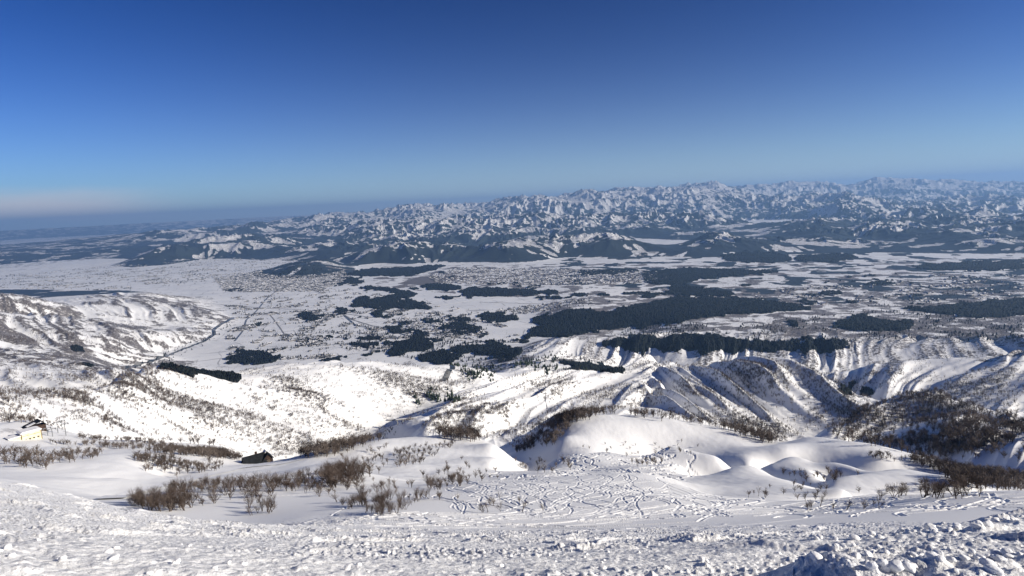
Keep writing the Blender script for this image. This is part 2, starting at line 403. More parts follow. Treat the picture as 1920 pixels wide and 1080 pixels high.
G0 = grad(Z); gx, gy = blur(G0[0], 8, 8)[ki], blur(G0[1], 8, 8)[ki]; gm = np.hypot(gx, gy) + 1e-4
var = np.clip(.8 + .9 * perlin(x / 600, y / 600, 9), .3, 1.5)
big = .7 + .5 * smooth(1800, 4500, r)
tot = 0
for q, (fr, amp, st0) in enumerate(((1 / 330., 17., 2.6), (1 / 150., 6., 3), (1 / 75., 2.2, 4))):
    turn = .5 * q * perlin(x / 180, y / 180, 13 + q)
    cx, sx = np.cos(turn), np.sin(turn)
    ux, uy = (gx * cx - gy * sx) / gm, (gx * sx + gy * cx) / gm
    st = np.clip(gm * st0, 0, 1)
    g = gully(wx, wy, -uy * 1.1, ux * 1.1, fr, 50 + q * 7)
    tot = tot + amp * rib(g) * st * var * big
    STREAK[ki] += (rib(g) * st * (1, .6, .4)[q]).astype(f32)
Z[ki] += (tot * m).astype(f32)
ki = masked(band(RR, 700, 1200, 9000, 11000) * above)
Z[ki] += (band(RR, 700, 1200, 9000, 11000)[ki] * above[ki] * (2.6 * fbm(X[ki] / 90, Y[ki] / 90, 4, 18))).astype(f32)
log('gullies', len(x))
# foothills and mountains
mtn = smooth(9500, 12500, RR) * (1 - smooth(60000, 70000, RR))
ki = masked(mtn)
x, y, m, r, z0 = X[ki], Y[ki], mtn[ki], RR[ki], Z[ki]
hgt = smooth(4, 150, z0 - ZP)
big = smooth(14000, 24000, r)
w1 = 500 * perlin(x / 3000, y / 3000, 21); w2 = 500 * perlin(x / 3000, y / 3000, 22)
rg = ridged((x + w1) / 3900, (y + w2) / 3900, 4, 31, .40)
lf = (1 - .35 * smooth(R_(-8), R_(-26), AZm[ki])) * (1 - .85 * smooth(R_(-27), R_(-36), AZm[ki]))
rr2 = ridged((x + w1) / 9000, (y + w2) / 9000, 3, 41)
Z[ki] += (((rg - .75) * (150 + 60 * big) + (rr2 - .8) * 230 * big) * hgt * m * lf).astype(f32)
gx, gy = grad(Z); gx = gx[ki]; gy = gy[ki]; gm = np.hypot(gx, gy) + 1e-4
for q, (fr, amp) in enumerate(((1 / 1500., 84.), (1 / 700., 38.), (1 / 340., 11.))):
    st = np.clip(gm * (2.4 + 4 * (1 - big)), 0, 1)
    g = gully(x + .4 * w1, y + .4 * w2, -gy / gm, gx / gm, fr, 90 + q * 7)
    Z[ki] += (amp * (.6 + .8 * big) * rib(g) * st * m * hgt * lf).astype(f32)
    STREAK[ki] += (rib(g) * st * .6).astype(f32)
log('mountains')
Z = np.where(RR > 3500, np.maximum(Z, ZP - 6), Z)

# soft drifts on the domes
ki = masked(band(RR, 110, 190, 700, 1100))
x, y = X[ki], Y[ki]
Z[ki] += (band(RR, 110, 190, 700, 1100)[ki] * (1.6 * perlin(x / 60, y / 60, 61) + .7 * perlin(x / 22, y / 30, 62) + .10 * perlin(x / 5, y / 9, 63) + .05 * perlin(x / 2.2, y / 4, 64))).astype(f32)
# trampled crust and clods on the near slope
wob = RR * (1 + .2 * perlin(X / 14, Y / 14, 70))
crust = 1 - smooth(52, 66, wob)
left = smooth(R_(-9), R_(-20), AZm); right = smooth(R_(14), R_(24), AZm)
crust = np.maximum(crust, left * (1 - smooth(80, 105, RR)))
crust = np.clip(np.maximum(crust, right * (1 - smooth(58, 66, wob))), 0, 1)
ki = masked(crust)
x, y, m, r = X[ki], Y[ki], crust[ki], RR[ki]
patchy = .35 + .65 * smooth(-.35, .35, perlin(x / 5, y / 3.2, 72))
e = fbm(x / 1.2, y / 1.0, 4, 71, .6) * .05 + perlin(x / 7, y / 4.5, 77) * .14
e += (lump(x, y, .34, 80, .34) * .62 + lump(x, y, .15, 84, .42) * .8) * patchy * (1 + .5 * smooth(14, 40, r))
e += np.where(r > 18, lump(x, y, .7, 88, .26) * .3, 0)
# wind ridges: long low scarps that throw blue shadows
e2 = np.clip(ridged((x - .3 * y) / 7, (y + .3 * x) / 4, 2, 95) - 1.0, 0, 1) * .42
Z[ki] += ((e + e2 * smooth(7, 14, r)) * m).astype(f32)
# the ploughed pile at the lower right
pile = inpoly([(1488,1100),(1488,1050),(1500,1022),(1560,1005),(1900,1000),(2200,990),(2200,1100)], PX, PY) & (RR < 6.6)
ki = np.nonzero(pile)
x, y = X[ki], Y[ki]
Z[ki] += (lump(x, y, .2, 101, .4) * .34 + lump(x, y, .09, 105, .45) * .6 + lump(x, y, .04, 109, .5) * .7 + .03 * perlin(x / .5, y / .5, 112) + .03 * fbm(x / .3, y / .3, 3, 111)).astype(f32)
log('crust')

# ski tracks carved into the open piste
def grid_index(x, y):
    a = np.arctan2(x, y); l = np.log(np.hypot(x, y))
    ia = np.rint((a - az_v[0]) / (az_v[1] - az_v[0])).astype(int)
    il = np.clip(np.searchsorted(lr, l), 0, len(lr) - 1)
    ok = (ia > 1) & (ia < nv_ - 2)
    return il, ia, ok
dep = np.zeros(Z.shape, f32); rim = np.zeros(Z.shape, f32)
def carve(xs, ys, w, d):
    tx = np.gradient(xs); ty = np.gradient(ys); tl = np.hypot(tx, ty) + 1e-6
    nx, ny = -ty / tl, tx / tl
    for o in np.arange(-1.7, 1.71, .1):
        il, ia, ok = grid_index(xs + nx * o * w, ys + ny * o * w)
        il, ia = il[ok], ia[ok]
        if abs(o) < .8: np.minimum.at(dep, (il, ia), f32(-d * (1 - (o / .8) ** 2)))
        else: np.maximum.at(rim, (il, ia), f32(d * .55 * (1 - abs(abs(o) - 1.2) / .6)))
trk = np.random.default_rng(11)
def track(px, py, r, head, n, wav, amp, w, d):
    a, t = ray(px, py); x0, y0 = r * math.sin(a), r * math.cos(a)
    s = np.arange(0, n, .1)
    ph = trk.uniform(0, 6.28); mod = 1 + .35 * np.sin(s / trk.uniform(9, 20) + ph)
    lat = amp * mod * np.sin(s / wav * 6.2832 + ph) ; hd = head + .25 * np.sin(s / 40 + ph)
    x = x0 + np.cumsum(np.sin(hd)) * .1 + lat * math.cos(head); y = y0 + np.cumsum(np.cos(hd)) * .1 - lat * math.sin(head)
    carve(x, y, w, d)
for i in range(105):      # middle piste, weaving away downhill
    px = trk.uniform(860, 1380); py = trk.uniform(915, 975)
    r = float(np.interp(py, (905, 935, 966, 988), (140, 106, 84, 70)))
    track(px, py, r, trk.normal(.12, .4), trk.uniform(25, 75), trk.uniform(14, 34), trk.uniform(.5, 1.7), trk.uniform(.2, .32), trk.uniform(.05, .11))
for i in range(80):      # sweeping traverses on the left half
    px = trk.uniform(430, 1250); py = trk.uniform(965, 992)
    r = float(np.interp(py, (950, 966, 988, 1005), (96, 84, 68, 40)))
    track(px, py, r, trk.choice((-1.25, 1.2)) + trk.normal(0, .25), trk.uniform(8, 40), trk.uniform(16, 50), trk.uniform(.5, 3), trk.uniform(.25, .42), trk.uniform(.06, .14))
for i in range(70):      # blue slope on the right
    px = trk.uniform(1300, 1960); py = trk.uniform(935, 978)
    r = float(np.interp(py, (928, 960, 988), (120, 86, 60)))
    track(px, py, r, trk.normal(.7, .6), trk.uniform(12, 44), trk.uniform(10, 28), trk.uniform(.5, 1.8), trk.uniform(.22, .34), trk.uniform(.07, .13))
for i in range(60):      # tracks in the hollow and beyond
    px = trk.uniform(930, 1300); py = trk.uniform(855, 915)
    r = float(np.interp(py, (855, 885, 912), (330, 250, 160)))
    track(px, py, r, trk.normal(.1, .4), trk.uniform(30, 80), trk.uniform(14, 30), trk.uniform(1, 4), trk.uniform(.5, .8), trk.uniform(.2, .4))
Z += np.where(dep < 0, dep, rim)
log('tracks')
# ---------------------------------------------------------------- meshes, tags
def mesh_np(name, verts, faces, mats=(), smooth_=False, parent=None, attrs=None, mi=None):
    """verts (n,3); faces: an (m,k) array or a list of such arrays"""
    me = bpy.data.meshes.new(name)
    if not isinstance(faces, (list, tuple)): faces = [faces]
    faces = [np.asarray(f, np.int32) for f in faces if len(f)]
    v = np.ascontiguousarray(verts, f32)
    me.vertices.add(len(v)); me.vertices.foreach_set('co', v.ravel())
    nl_ = sum(f.size for f in faces); nf = sum(len(f) for f in faces)
    me.loops.add(nl_); me.polygons.add(nf)
    me.loops.foreach_set('vertex_index', np.concatenate([f.ravel() for f in faces]))
    tot = np.concatenate([np.full(len(f), f.shape[1], np.int32) for f in faces])
    me.polygons.foreach_set('loop_start', (np.cumsum(tot) - tot).astype(np.int32))
    me.polygons.foreach_set('loop_total', tot)
    if mi is not None: me.polygons.foreach_set('material_index', np.asarray(mi, np.int32))
    me.update(calc_edges=True)
    me.polygons.foreach_set('use_smooth', np.full(nf, bool(smooth_)))
    for k, a in (attrs or {}).items():
        at = me.attributes.new(k, 'FLOAT', 'POINT'); at.data.foreach_set('value', np.ascontiguousarray(a, f32).ravel())
    for m in mats: me.materials.append(m)
    o = bpy.data.objects.new(name, me)
    C.objects.link(o)
    if parent is not None: o.parent = parent
    return o
def tag(o, label=None, cat=None, group=None, kind=None):
    for k, v in (('label', label), ('category', cat), ('group', group), ('kind', kind)):
        if v: o[k] = v
    return o
class NT:
    def __init__(s, m): s.t = m.node_tree; s.n = s.t.nodes; s.l = s.t.links
    def node(s, ty, **k):
        nd = s.n.new(ty)
        for a, b in k.items(): setattr(nd, a, b)
        return nd
    def link(s, a, b): s.l.new(a, b)
    def math(s, op, a, b=None, c=None, clamp=False):
        nd = s.n.new('ShaderNodeMath'); nd.operation = op; nd.use_clamp = clamp
        for i, v in enumerate((a, b, c)):
            if v is None: continue
            if isinstance(v, (int, float)): nd.inputs[i].default_value = v
            else: s.l.new(v, nd.inputs[i])
        return nd.outputs[0]
    def noise(s, vec, scale, detail=2, rough=.5):
        nd = s.n.new('ShaderNodeTexNoise'); nd.inputs['Scale'].default_value = scale
        nd.inputs['Detail'].default_value = detail; nd.inputs['Roughness'].default_value = rough
        s.l.new(vec, nd.inputs['Vector']); return nd.outputs[0]
    def ramp(s, v, a, b):
        nd = s.n.new('ShaderNodeMapRange'); nd.inputs[1].default_value = a; nd.inputs[2].default_value = b
        nd.interpolation_type = 'SMOOTHSTEP'; nd.clamp = True
        s.l.new(v, nd.inputs[0]); return nd.outputs[0]
    def mix(s, f, a, b):
        nd = s.n.new('ShaderNodeMix'); nd.data_type = 'RGBA'
        for i, v in ((0, f), (6, a), (7, b)):
            if isinstance(v, (tuple, list)): nd.inputs[i].default_value = (*v[:3], 1)
            elif isinstance(v, (int, float)): nd.inputs[i].default_value = v
            else: s.l.new(v, nd.inputs[i])
        return nd.outputs[2]
def new_mat(name, rough=.8, color=(.5, .5, .5), spec=.3):
    m = bpy.data.materials.new(name); m.use_nodes = True
    b = m.node_tree.nodes['Principled BSDF']
    b.inputs['Roughness'].default_value = rough; b.inputs['Base Color'].default_value = (*color, 1)
    b.inputs['Specular IOR Level'].default_value = spec
    return m, NT(m), b
def speckle_mat(name, c1, c2, scale, rough=.85, spec=.2):
    m, n, b = new_mat(name, rough, c1, spec)
    geo = n.node('ShaderNodeNewGeometry')
    f = n.ramp(n.noise(geo.outputs['Position'], scale, 3, .6), .38, .62)
    n.link(n.mix(f, c1, c2), b.inputs['Base Color'])
    return m
# ---------------------------------------------------------------- ground cover (what grows where, plus a far-left haze tone, as plain numbers per vertex)
lowm = np.zeros(Z.shape, f32)
cover = np.zeros(Z.shape, f32)      # evergreen forest, plus the darkening behind the far-left haze
brush = np.zeros(Z.shape, f32)      # leafless woodland and scrub
alt = Z - ZP
ki = np.nonzero(RR > 8800)
x, y, a_, r = X[ki], Y[ki], alt[ki], RR[ki]
nz = fbm(x / 1100, y / 1100, 4, 201, .68)
onhill = smooth(6, 26, a_) * smooth(9400, 10200, r)
lim = .06 + .5 * smooth(350, 1150, a_) - .12 * (1 - smooth(60, 300, a_))
fcov = smooth(-.22, .12, nz * .8 - lim + .6 * STREAK[ki] + .05)
patch = smooth(.0, .14, perlin(x / 230, y / 230, 207) + .6 * perlin(x / 100, y / 100, 208))
cover[ki] = np.clip(fcov * onhill * (1 - .85 * patch * smooth(90, 330, a_) * (1 - .55 * smooth(R_(-10), R_(-24), AZm[ki]))), 0, 1)
haze_dark = np.clip(smooth(R_(-24), R_(-34), AZm[ki] + .05 * perlin(x / 3000, y / 3000, 209)) * smooth(17000, 21000, r + 2500 * perlin(x / 2200, y / 2200, 210)), 0, .93)
cover[ki] = np.maximum(cover[ki], haze_dark * .42)      # low ground at the far left darkened in patches to read as blue haze
brush[ki] = .30 * onhill
# leafless woodland on the middle hills, heavier on the spurs
ki = masked(hill)
x, y = X[ki], Y[ki]
bz = fbm(x / 190, y / 190, 4, 221, .6)
b = smooth(-.2, 1.0, bz * .6 + STREAK[ki] * .95) * smooth(2300, 3400, RR[ki]) * (.6 - .18 * smooth(R_(-18), R_(-24), AZm[ki]))
b += .16 * smooth(0, .8, STREAK[ki])
brush[ki] = np.clip(b, 0, .62)
def paint(arr, poly, val, rmin, rmax, nscale=0, s=0, thr=(-.2, .3)):
    m = inpoly(poly, PX, PY) & (RR > rmin) & (RR < rmax)
    if nscale: 
        k = np.nonzero(m); arr[k] = np.maximum(arr[k], val * smooth(thr[0], thr[1], fbm(X[k] / nscale, Y[k] / nscale, 3, s)))
    else: arr[m] = np.maximum(arr[m], val)
paint(brush, [(1040,560),(2200,500),(2200,650),(1440,655),(1050,635),(1000,600)], .6, 2800, 9500, 190, 231)
paint(brush, [(1450,595),(2200,590),(2200,640),(1440,648)], .6, 2800, 6500, 110, 232, (-.6, .1))
paint(brush, [(700,500),(2200,478),(2200,580),(1500,590),(1000,560),(700,540)], .6, 4500, 12500, 260, 234, (.0, .3))
paint(brush, [(1000,625),(1850,632),(2200,630),(2200,668),(1500,700),(1000,690)], .22, 3200, 4300)
brush[(RR > 3300) & (RR < 4100) & (PX > 1000)] *= .6
paint(cover, [(1050,480),(2200,465),(2200,560),(1500,570),(1240,560),(1050,530)], .9, 4500, 13500, 420, 233, (.20, .26))
paint(brush, [(745,532),(790,518),(850,516),(900,520),(830,530),(790,535)], .8, 6000, 12500)

verts = np.stack([X, Y, Z], -1).reshape(-1, 3)
nr = len(lr)
i = np.arange(nr - 1)[:, None] * na_; j = np.arange(na_)[None]; jn = (j + 1) % na_
quads = np.stack([i + j, i + jn, i + na_ + jn, i + na_ + j], -1).reshape(-1, 4)[:, ::-1]
cen = len(verts); verts = np.concatenate([verts, [[0, 0, -1.62]]])
tri = np.stack([np.full(na_, cen), np.arange(na_), (np.arange(na_) + 1) % na_], -1)[:, ::-1]
m_snow, n, b = new_mat('snow_ground', .55, (.86, .87, .9), .25)
geo = n.node('ShaderNodeNewGeometry'); pos = geo.outputs['Position']
at = lambda k: n.node('ShaderNodeAttribute', attribute_name=k).outputs['Fac']
cam_r = n.node('ShaderNodeVectorMath', operation='LENGTH'); n.link(pos, cam_r.inputs[0]); dist = cam_r.outputs['Value']
snow = n.mix(n.noise(pos, .02, 4), (.84, .85, .86), (.88, .88, .87))
# scrub reads as brown-grey speckle; its grain is tree sized
g1 = n.noise(pos, .07, 4, .75)
br = n.math('MULTIPLY', at('brush'), 1.0)
bs = n.ramp(n.math('ADD', g1, n.math('MULTIPLY', br, .42)), .60, .68)
col = n.mix(n.math('MULTIPLY', bs, n.ramp(br, .02, .3)), snow, n.mix(n.noise(pos, .01, 2), (.10, .09, .085), (.2, .18, .17)))
g2 = n.noise(pos, .006, 4, .7)
cv = at('cover')
cs = n.ramp(n.math('ADD', n.math('MULTIPLY', g2, .9), n.math('MULTIPLY', cv, .8)), .74, .84)
col = n.mix(n.math('MULTIPLY', cs, n.ramp(cv, .02, .2)), col, n.mix(n.noise(pos, .02, 2), (.018, .028, .03), (.035, .045, .045)))
# ditches, lanes and field edges on the level plain
sep = n.node('ShaderNodeSeparateXYZ'); n.link(pos, sep.inputs[0])
flat = n.math('MULTIPLY', n.math('SUBTRACT', 1.0, n.ramp(sep.outputs['Z'], -992., -980.)), n.ramp(dist, 3500., 4500.))
flat = n.math('MULTIPLY', flat, n.math('SUBTRACT', 1.0, n.ramp(cv, .1, .6)))
wv = n.noise(pos, .0016, 2); ln = None
for ca, sa, per in ((.94, .34, 140.), (-.34, .94, 310.)):
    u = n.math('ADD', n.math('MULTIPLY', sep.outputs['X'], ca / per), n.math('MULTIPLY', sep.outputs['Y'], sa / per))
    u = n.math('ADD', u, n.math('MULTIPLY', wv, 2.2))
    l_ = n.math('GREATER_THAN', n.math('ABSOLUTE', n.math('SUBTRACT', n.math('FRACT', u), .5)), .466)
    ln = l_ if ln is None else n.math('MAXIMUM', ln, l_)
ln = n.math('MULTIPLY', n.math('MULTIPLY', ln, flat), n.ramp(n.noise(pos, .004, 2, .6), .45, .6))
field = n.mix(n.ramp(n.noise(pos, .0035, 3, .6), .4, .6), (.78, .79, .80), (.64, .66, .69))  # field tones; the plain is greyed overall to stand in for its flat light
col = n.mix(n.math('MULTIPLY', flat, .7), col, n.mix(bs, field, col))
col = n.mix(n.math('MULTIPLY', ln, .55), col, (.16, .16, .17))
n.link(col, b.inputs['Base Color'])
# fine crust near by, wind texture farther out
nearf = n.math('SUBTRACT', 1.0, n.ramp(dist, 50., 80.))
bp = n.node('ShaderNodeBump'); bp.inputs['Strength'].default_value = .9; bp.inputs['Distance'].default_value = .09
vo = n.node('ShaderNodeTexVoronoi', feature='F1'); vo.inputs['Scale'].default_value = 8.5; n.link(pos, vo.inputs['Vector'])
hb = n.math('ADD', n.math('MULTIPLY', n.noise(pos, 6.5, 6, .7), .9), n.math('MULTIPLY', vo.outputs['Distance'], -.35))
n.link(n.math('MULTIPLY', hb, nearf), bp.inputs['Height'])
n.link(bp.outputs[0], b.inputs['Normal'])
ground = mesh_np('ground', verts, [quads, tri], [m_snow], True, attrs={'cover': np.append(cover.ravel(), 0), 'brush': np.append(brush.ravel(), 0)})
tag(ground, 'snow covered slopes, hills, plain and mountains', kind='structure')
ground['category'] = 'ground'
log('ground mesh', len(verts))
# ---------------------------------------------------------------- finding the ground under a line of sight
azs0, dazs = az_v[0], az_v[1] - az_v[0]
ZV = Z[:, :nv_]
TV = (ZV / RR[:, :nv_]).astype(f32)
def sight(px, py, rmin=3.0):
    px = np.atleast_1d(np.asarray(px, float)); py = np.atleast_1d(np.asarray(py, float))
    out = np.zeros(len(px)); a, t = ray(px, py)
    k0 = int(np.searchsorted(lr, math.log(rmin)))
    col = np.clip(np.rint((a - azs0) / dazs).astype(int), 0, nv_ - 1)
    for s in range(0, len(px), 3000):
        c = col[s:s + 3000]; above_ = TV[k0:, c] > t[s:s + 3000][None]
        k = above_.argmax(0); ok = above_.any(0)
        out[s:s + 3000] = np.where(ok, np.exp(lr[k0 + k]), 0)
    return a, out
def height(a, r):
    u = np.clip((a - azs0) / dazs, 0, nv_ - 1.001); i = u.astype(int); fu = u - i
    l = np.log(r); j = np.clip(np.searchsorted(lr, l) - 1, 0, len(lr) - 2); fv = np.clip((l - lr[j]) / (lr[j + 1] - lr[j]), 0, 1)
    return (ZV[j, i] * (1 - fu) + ZV[j, i + 1] * fu) * (1 - fv) + (ZV[j + 1, i] * (1 - fu) + ZV[j + 1, i + 1] * fu) * fv
def spot(px, py, rmin=3.0):
    a, r = sight([px], [py], rmin); a = float(a[0]); r = float(r[0])
    return Vector((r * math.sin(a), r * math.cos(a), float(height(np.array([a]), np.array([r]))[0]))), r
def ground_at(x, y):
    a = np.arctan2(x, y); return height(a, np.hypot(x, y))
from mathutils import Vector, Matrix
# ---------------------------------------------------------------- evergreen woods out on the plain: canopies
m_pine = speckle_mat('evergreen', (.005, .0075, .008), (.012, .016, .015), .09, .9, .1)
m_pine2 = speckle_mat('evergreen_needles', (.018, .030, .022), (.05, .062, .04), .8, .9, .1)
def canopy(poly, label, h=15, rmin=2500, rmax=14000, name='cedar_forest', holes=()):
    m = np.zeros(PXF.shape, bool)
    for q in (poly if isinstance(poly[0][0], (tuple, list)) else [poly]): m |= inpoly(q, PXF, PYF)
    m &= (RV > rmin) & (RV < rmax)
    for q in holes: m &= ~inpoly(q, PXF, PYF)
    k = np.nonzero(m)
    if len(k[0]) < 6: return None
    j0, j1, i0, i1 = max(k[0].min() - 1, 0), k[0].max() + 2, max(k[1].min() - 1, 0), min(k[1].max() + 2, nv_)
    sub = m[j0:j1, i0:i1]; x = X[j0:j1, i0:i1]; y = Y[j0:j1, i0:i1]; z = ZV[j0:j1, i0:i1]
    # ragged outline
    rag = 1.3 * perlin(x / 130, y / 130, 400) + perlin(x / 55, y / 55, 401) + .7 * perlin(x / 22, y / 22, 402)
    ed = blur(sub.astype(f32), 3, 7)
    sub = (ed + rag * .36) > .5
    hh = h * (.75 + .25 * perlin(x / 140, y / 140, 403)) + rng.uniform(-.28, .38, x.shape) * h
    up = blur(sub.astype(f32), 1, 1) > .70
    zz = np.where(up & sub, z + hh, z - 1.0)
    q = sub[:-1, :-1] | sub[1:, :-1] | sub[:-1, 1:] | sub[1:, 1:]
    q &= ~((~up[:-1, :-1]) & (~up[1:, :-1]) & (~up[:-1, 1:]) & (~up[1:, 1:]))
    if q.sum() < 2: return None
    w_ = x.shape[1]; a, b = np.nonzero(q); v0 = a * w_ + b
    f = np.stack([v0, v0 + w_, v0 + w_ + 1, v0 + 1], -1)
    use, inv = np.unique(f, return_inverse=True)
    v = np.stack([x, y, zz], -1).reshape(-1, 3)[use]
    o = mesh_np(name, v, inv.reshape(-1, 4), [m_pine], False)
    return tag(o, label, 'forest', None, 'stuff')
PXF, PYF = project(X[:, :nv_], Y[:, :nv_], ZV); RV = RR[:, :nv_]
D_ = [
 ([(990,597),(1033,588),(1087,577),(1133,585),(1187,573),(1273,556),(1380,557),(1497,570),(1520,576),(1513,583),(1397,588),(1313,598),(1270,606),(1153,618),(1073,631),(972,636),(1007,612)], 'largest dark cedar forest stretching across the right middle of the plain', ()),
 ([(1207,508),(1290,502),(1400,505),(1480,509),(1340,522),(1285,530),(1300,537),(1385,548),(1380,556),(1270,556),(1245,549),(1262,535),(1215,532),(1205,520)], 'hooked dark cedar forest behind the largest forest', ()),
 ([(1118,645),(1150,636),(1187,630),(1240,633),(1280,628),(1330,628),(1400,640),(1440,645),(1500,637),(1593,638),(1592,652),(1560,661),(1470,665),(1380,659),(1280,658),(1190,664),(1160,655)], 'long black cedar belt along the top of the river cliffs', ()),
 ([(1558,614),(1580,601),(1612,589),(1630,590),(1636,599),(1690,601),(1713,598),(1712,613),(1685,623),(1620,621)], 'compact black cedar block standing alone on the terrace', ()),
 ([(1672,578),(1740,576),(1800,569),(1880,561),(1925,557),(2000,555),(2000,590),(1925,592),(1850,598),(1790,592),(1720,585)], 'dark cedar belt at the right edge of the terrace', ()),
 ([(1468,604),(1480,600),(1497,602),(1495,611),(1472,613)], 'tiny cedar block left of the lone terrace block', ()),
 ([(658,576),(668,558),(677,555),(706,560),(733,552),(748,550),(785,549),(786,556),(752,559),(789,565),(806,573),(814,579),(781,581),(756,581),(733,574),(725,584),(710,597),(694,593),(704,580),(677,578)], 'branching dark cedar wood in the middle of the snowy fields', ()),
 ([(675,537),(689,534),(706,538),(739,541),(768,545),(787,552),(780,557),(748,551),(718,546),(681,544)], 'narrow cedar wood joining the branching wood from behind', ()),
 ([(781,537),(800,532),(831,532),(868,536),(862,545),(810,545)], 'small flat cedar wood in front of the farther town', ()),
 ([(860,549),(879,537),(960,541),(1040,545),(1062,551),(1000,554),(960,556),(893,557),(862,553)], 'long cedar wood between the farther town and the white fields', ()),
 ([(645,514),(668,506),(706,503),(779,500),(831,495),(839,498),(797,512),(764,519),(693,518),(647,518)], 'cedar wood tapering right between two snowy strips', ()),
 ([(600,532),(618,523),(647,519),(677,520),(683,531),(643,534)], 'ring shaped cedar wood beside the nearer town', ([(616,530),(630,524),(648,524),(645,530)],)),
 ([(893,593),(918,584),(960,589),(977,597),(965,603),(925,605),(897,602)], 'oblong cedar grove just left of the largest forest', ()),
 ([(825,592),(860,594),(893,598),(893,606),(862,604),(830,598)], 'thin cedar strip left of the oblong grove', ()),
 ([(424,673),(440,661),(470,655),(500,657),(525,668),(527,681),(480,685),(430,684)], 'dark cedar grove at the foot of the big white slope crest', ()),
 ([(549,598),(562,586),(575,582),(590,589),(606,596),(590,602),(560,601)], 'small dark grove in the left snowy fields', ()),
 ([(473,613),(478,605),(492,605),(501,612),(495,616)], 'tiny grove beside the winding river', ()),
 ([(420,543),(435,539),(455,541),(456,546),(428,548)], 'thin grove in front of the nearer town', ()),
 ([(726,660),(745,640),(790,628),(812,640),(805,655),(765,665),(735,668)], 'uneven cedar grove left of the bare quarry slope', ()),
 ([(822,610),(860,603),(905,612),(910,622),(870,628),(830,620)], 'cedar grove below the oblong grove', ()),
 ([(745,612),(765,614),(812,628),(800,632),(760,622)], 'slanting cedar strip along the river bank', ()),
 ([(880,650),(920,640),(975,655),(980,668),(930,672),(890,662)], 'ragged cedar grove above the gorge', ()),
 ([(775,670),(830,655),(870,668),(850,682),(800,684)], 'cedar grove behind the crest of the white slope', ()),
 ([(1710,498),(1780,492),(1925,487),(1925,505),(1850,508),(1720,506)], 'far cedar belt at the right edge below the mountains', ()),
 ([(1345,478),(1400,470),(1480,476),(1488,490),(1440,494),(1360,490)], 'cedar wood on the flank of the low far hill', ()),
 ([(1490,478),(1600,474),(1610,484),(1570,492),(1490,490)], 'cedar wood right of the low far hill', ()),
 ([(1500,552),(1560,545),(1600,548),(1560,556)], 'slim cedar wood on the far terrace', ()),
 ([(1610,531),(1660,526),(1700,530),(1650,536)], 'short cedar strip in the far terrace fields', ()),
 ([(1080,508),(1180,503),(1205,508),(1150,515),(1090,516)], 'thin far wood left of the hooked forest', ()),
 ([(620,584),(640,578),(668,584),(640,590)], 'little grove left of the branching wood', ()),
 ([(1030,612),(1060,611),(1080,618),(1050,620)], 'small clearing edge grove by the largest forest', ()),
]
for poly, lab, holes in D_: canopy(poly, lab, 16, holes=holes)
for poly, lab in (([(278,684),(300,679),(350,687),(452,706),(440,717),(400,713),(330,698)], 'dark cedar strip on the back of the white slope crest'),
                  ([(1037,682),(1060,677),(1120,684),(1172,695),(1165,704),(1120,698),(1060,691)], 'dark cedar strip behind the central ridge'),
                  ([(133,648),(150,641),(165,648),(168,657),(150,661)], 'dark evergreen patch on the left hill range'),
                  ([(142,685),(160,681),(180,686),(175,692),(148,692)], 'small evergreen patch below the left hill range'),
                  ([(1560,725),(1600,722),(1660,735),(1640,744),(1590,738)], 'dark wood in the shaded valley mouth'),
                  ([(720,648),(700,660),(560,678),(560,684),(700,668)], 'thin tree line below the fields')):
    canopy(poly, lab, 9, 1900, 6000)
st_ = np.random.default_rng(91)
def streak(x0, x1, y0, y1):
    cx, cy = st_.uniform(x0, x1), st_.uniform(y0, y1); L = st_.uniform(12, 46); hgt_ = st_.uniform(1.2, 3.4) * (cy - 430) / 110; sl = st_.uniform(-.06, .05)
    k = np.linspace(0, 1, 7); up_ = hgt_ * np.sin(k * 3.14) ** .5 * st_.uniform(.5, 1.2, 7); dn = hgt_ * np.sin(k * 3.14) ** .5 * st_.uniform(.4, 1.0, 7); xs = cx + (k - .5) * 2 * L
    return [(float(a), float(cy + sl * (a - cx) - b)) for a, b in zip(xs, up_)] + [(float(a), float(cy + sl * (a - cx) + b)) for a, b in zip(xs[::-1], dn[::-1])]
canopy([streak(1080, 1910, 500, 585) for _ in range(44)], 'many thin dark wood strips across the right half of the lowland', 14, name='wood_strips')
canopy([streak(640, 1100, 505, 560) for _ in range(22)], 'thin dark wood strips between the nearer and farther towns', 14, name='wood_strips')
canopy([streak(560, 980, 590, 668) for _ in range(30)], 'small ragged groves among the central villages', 13, name='wood_strips')
log('canopies')

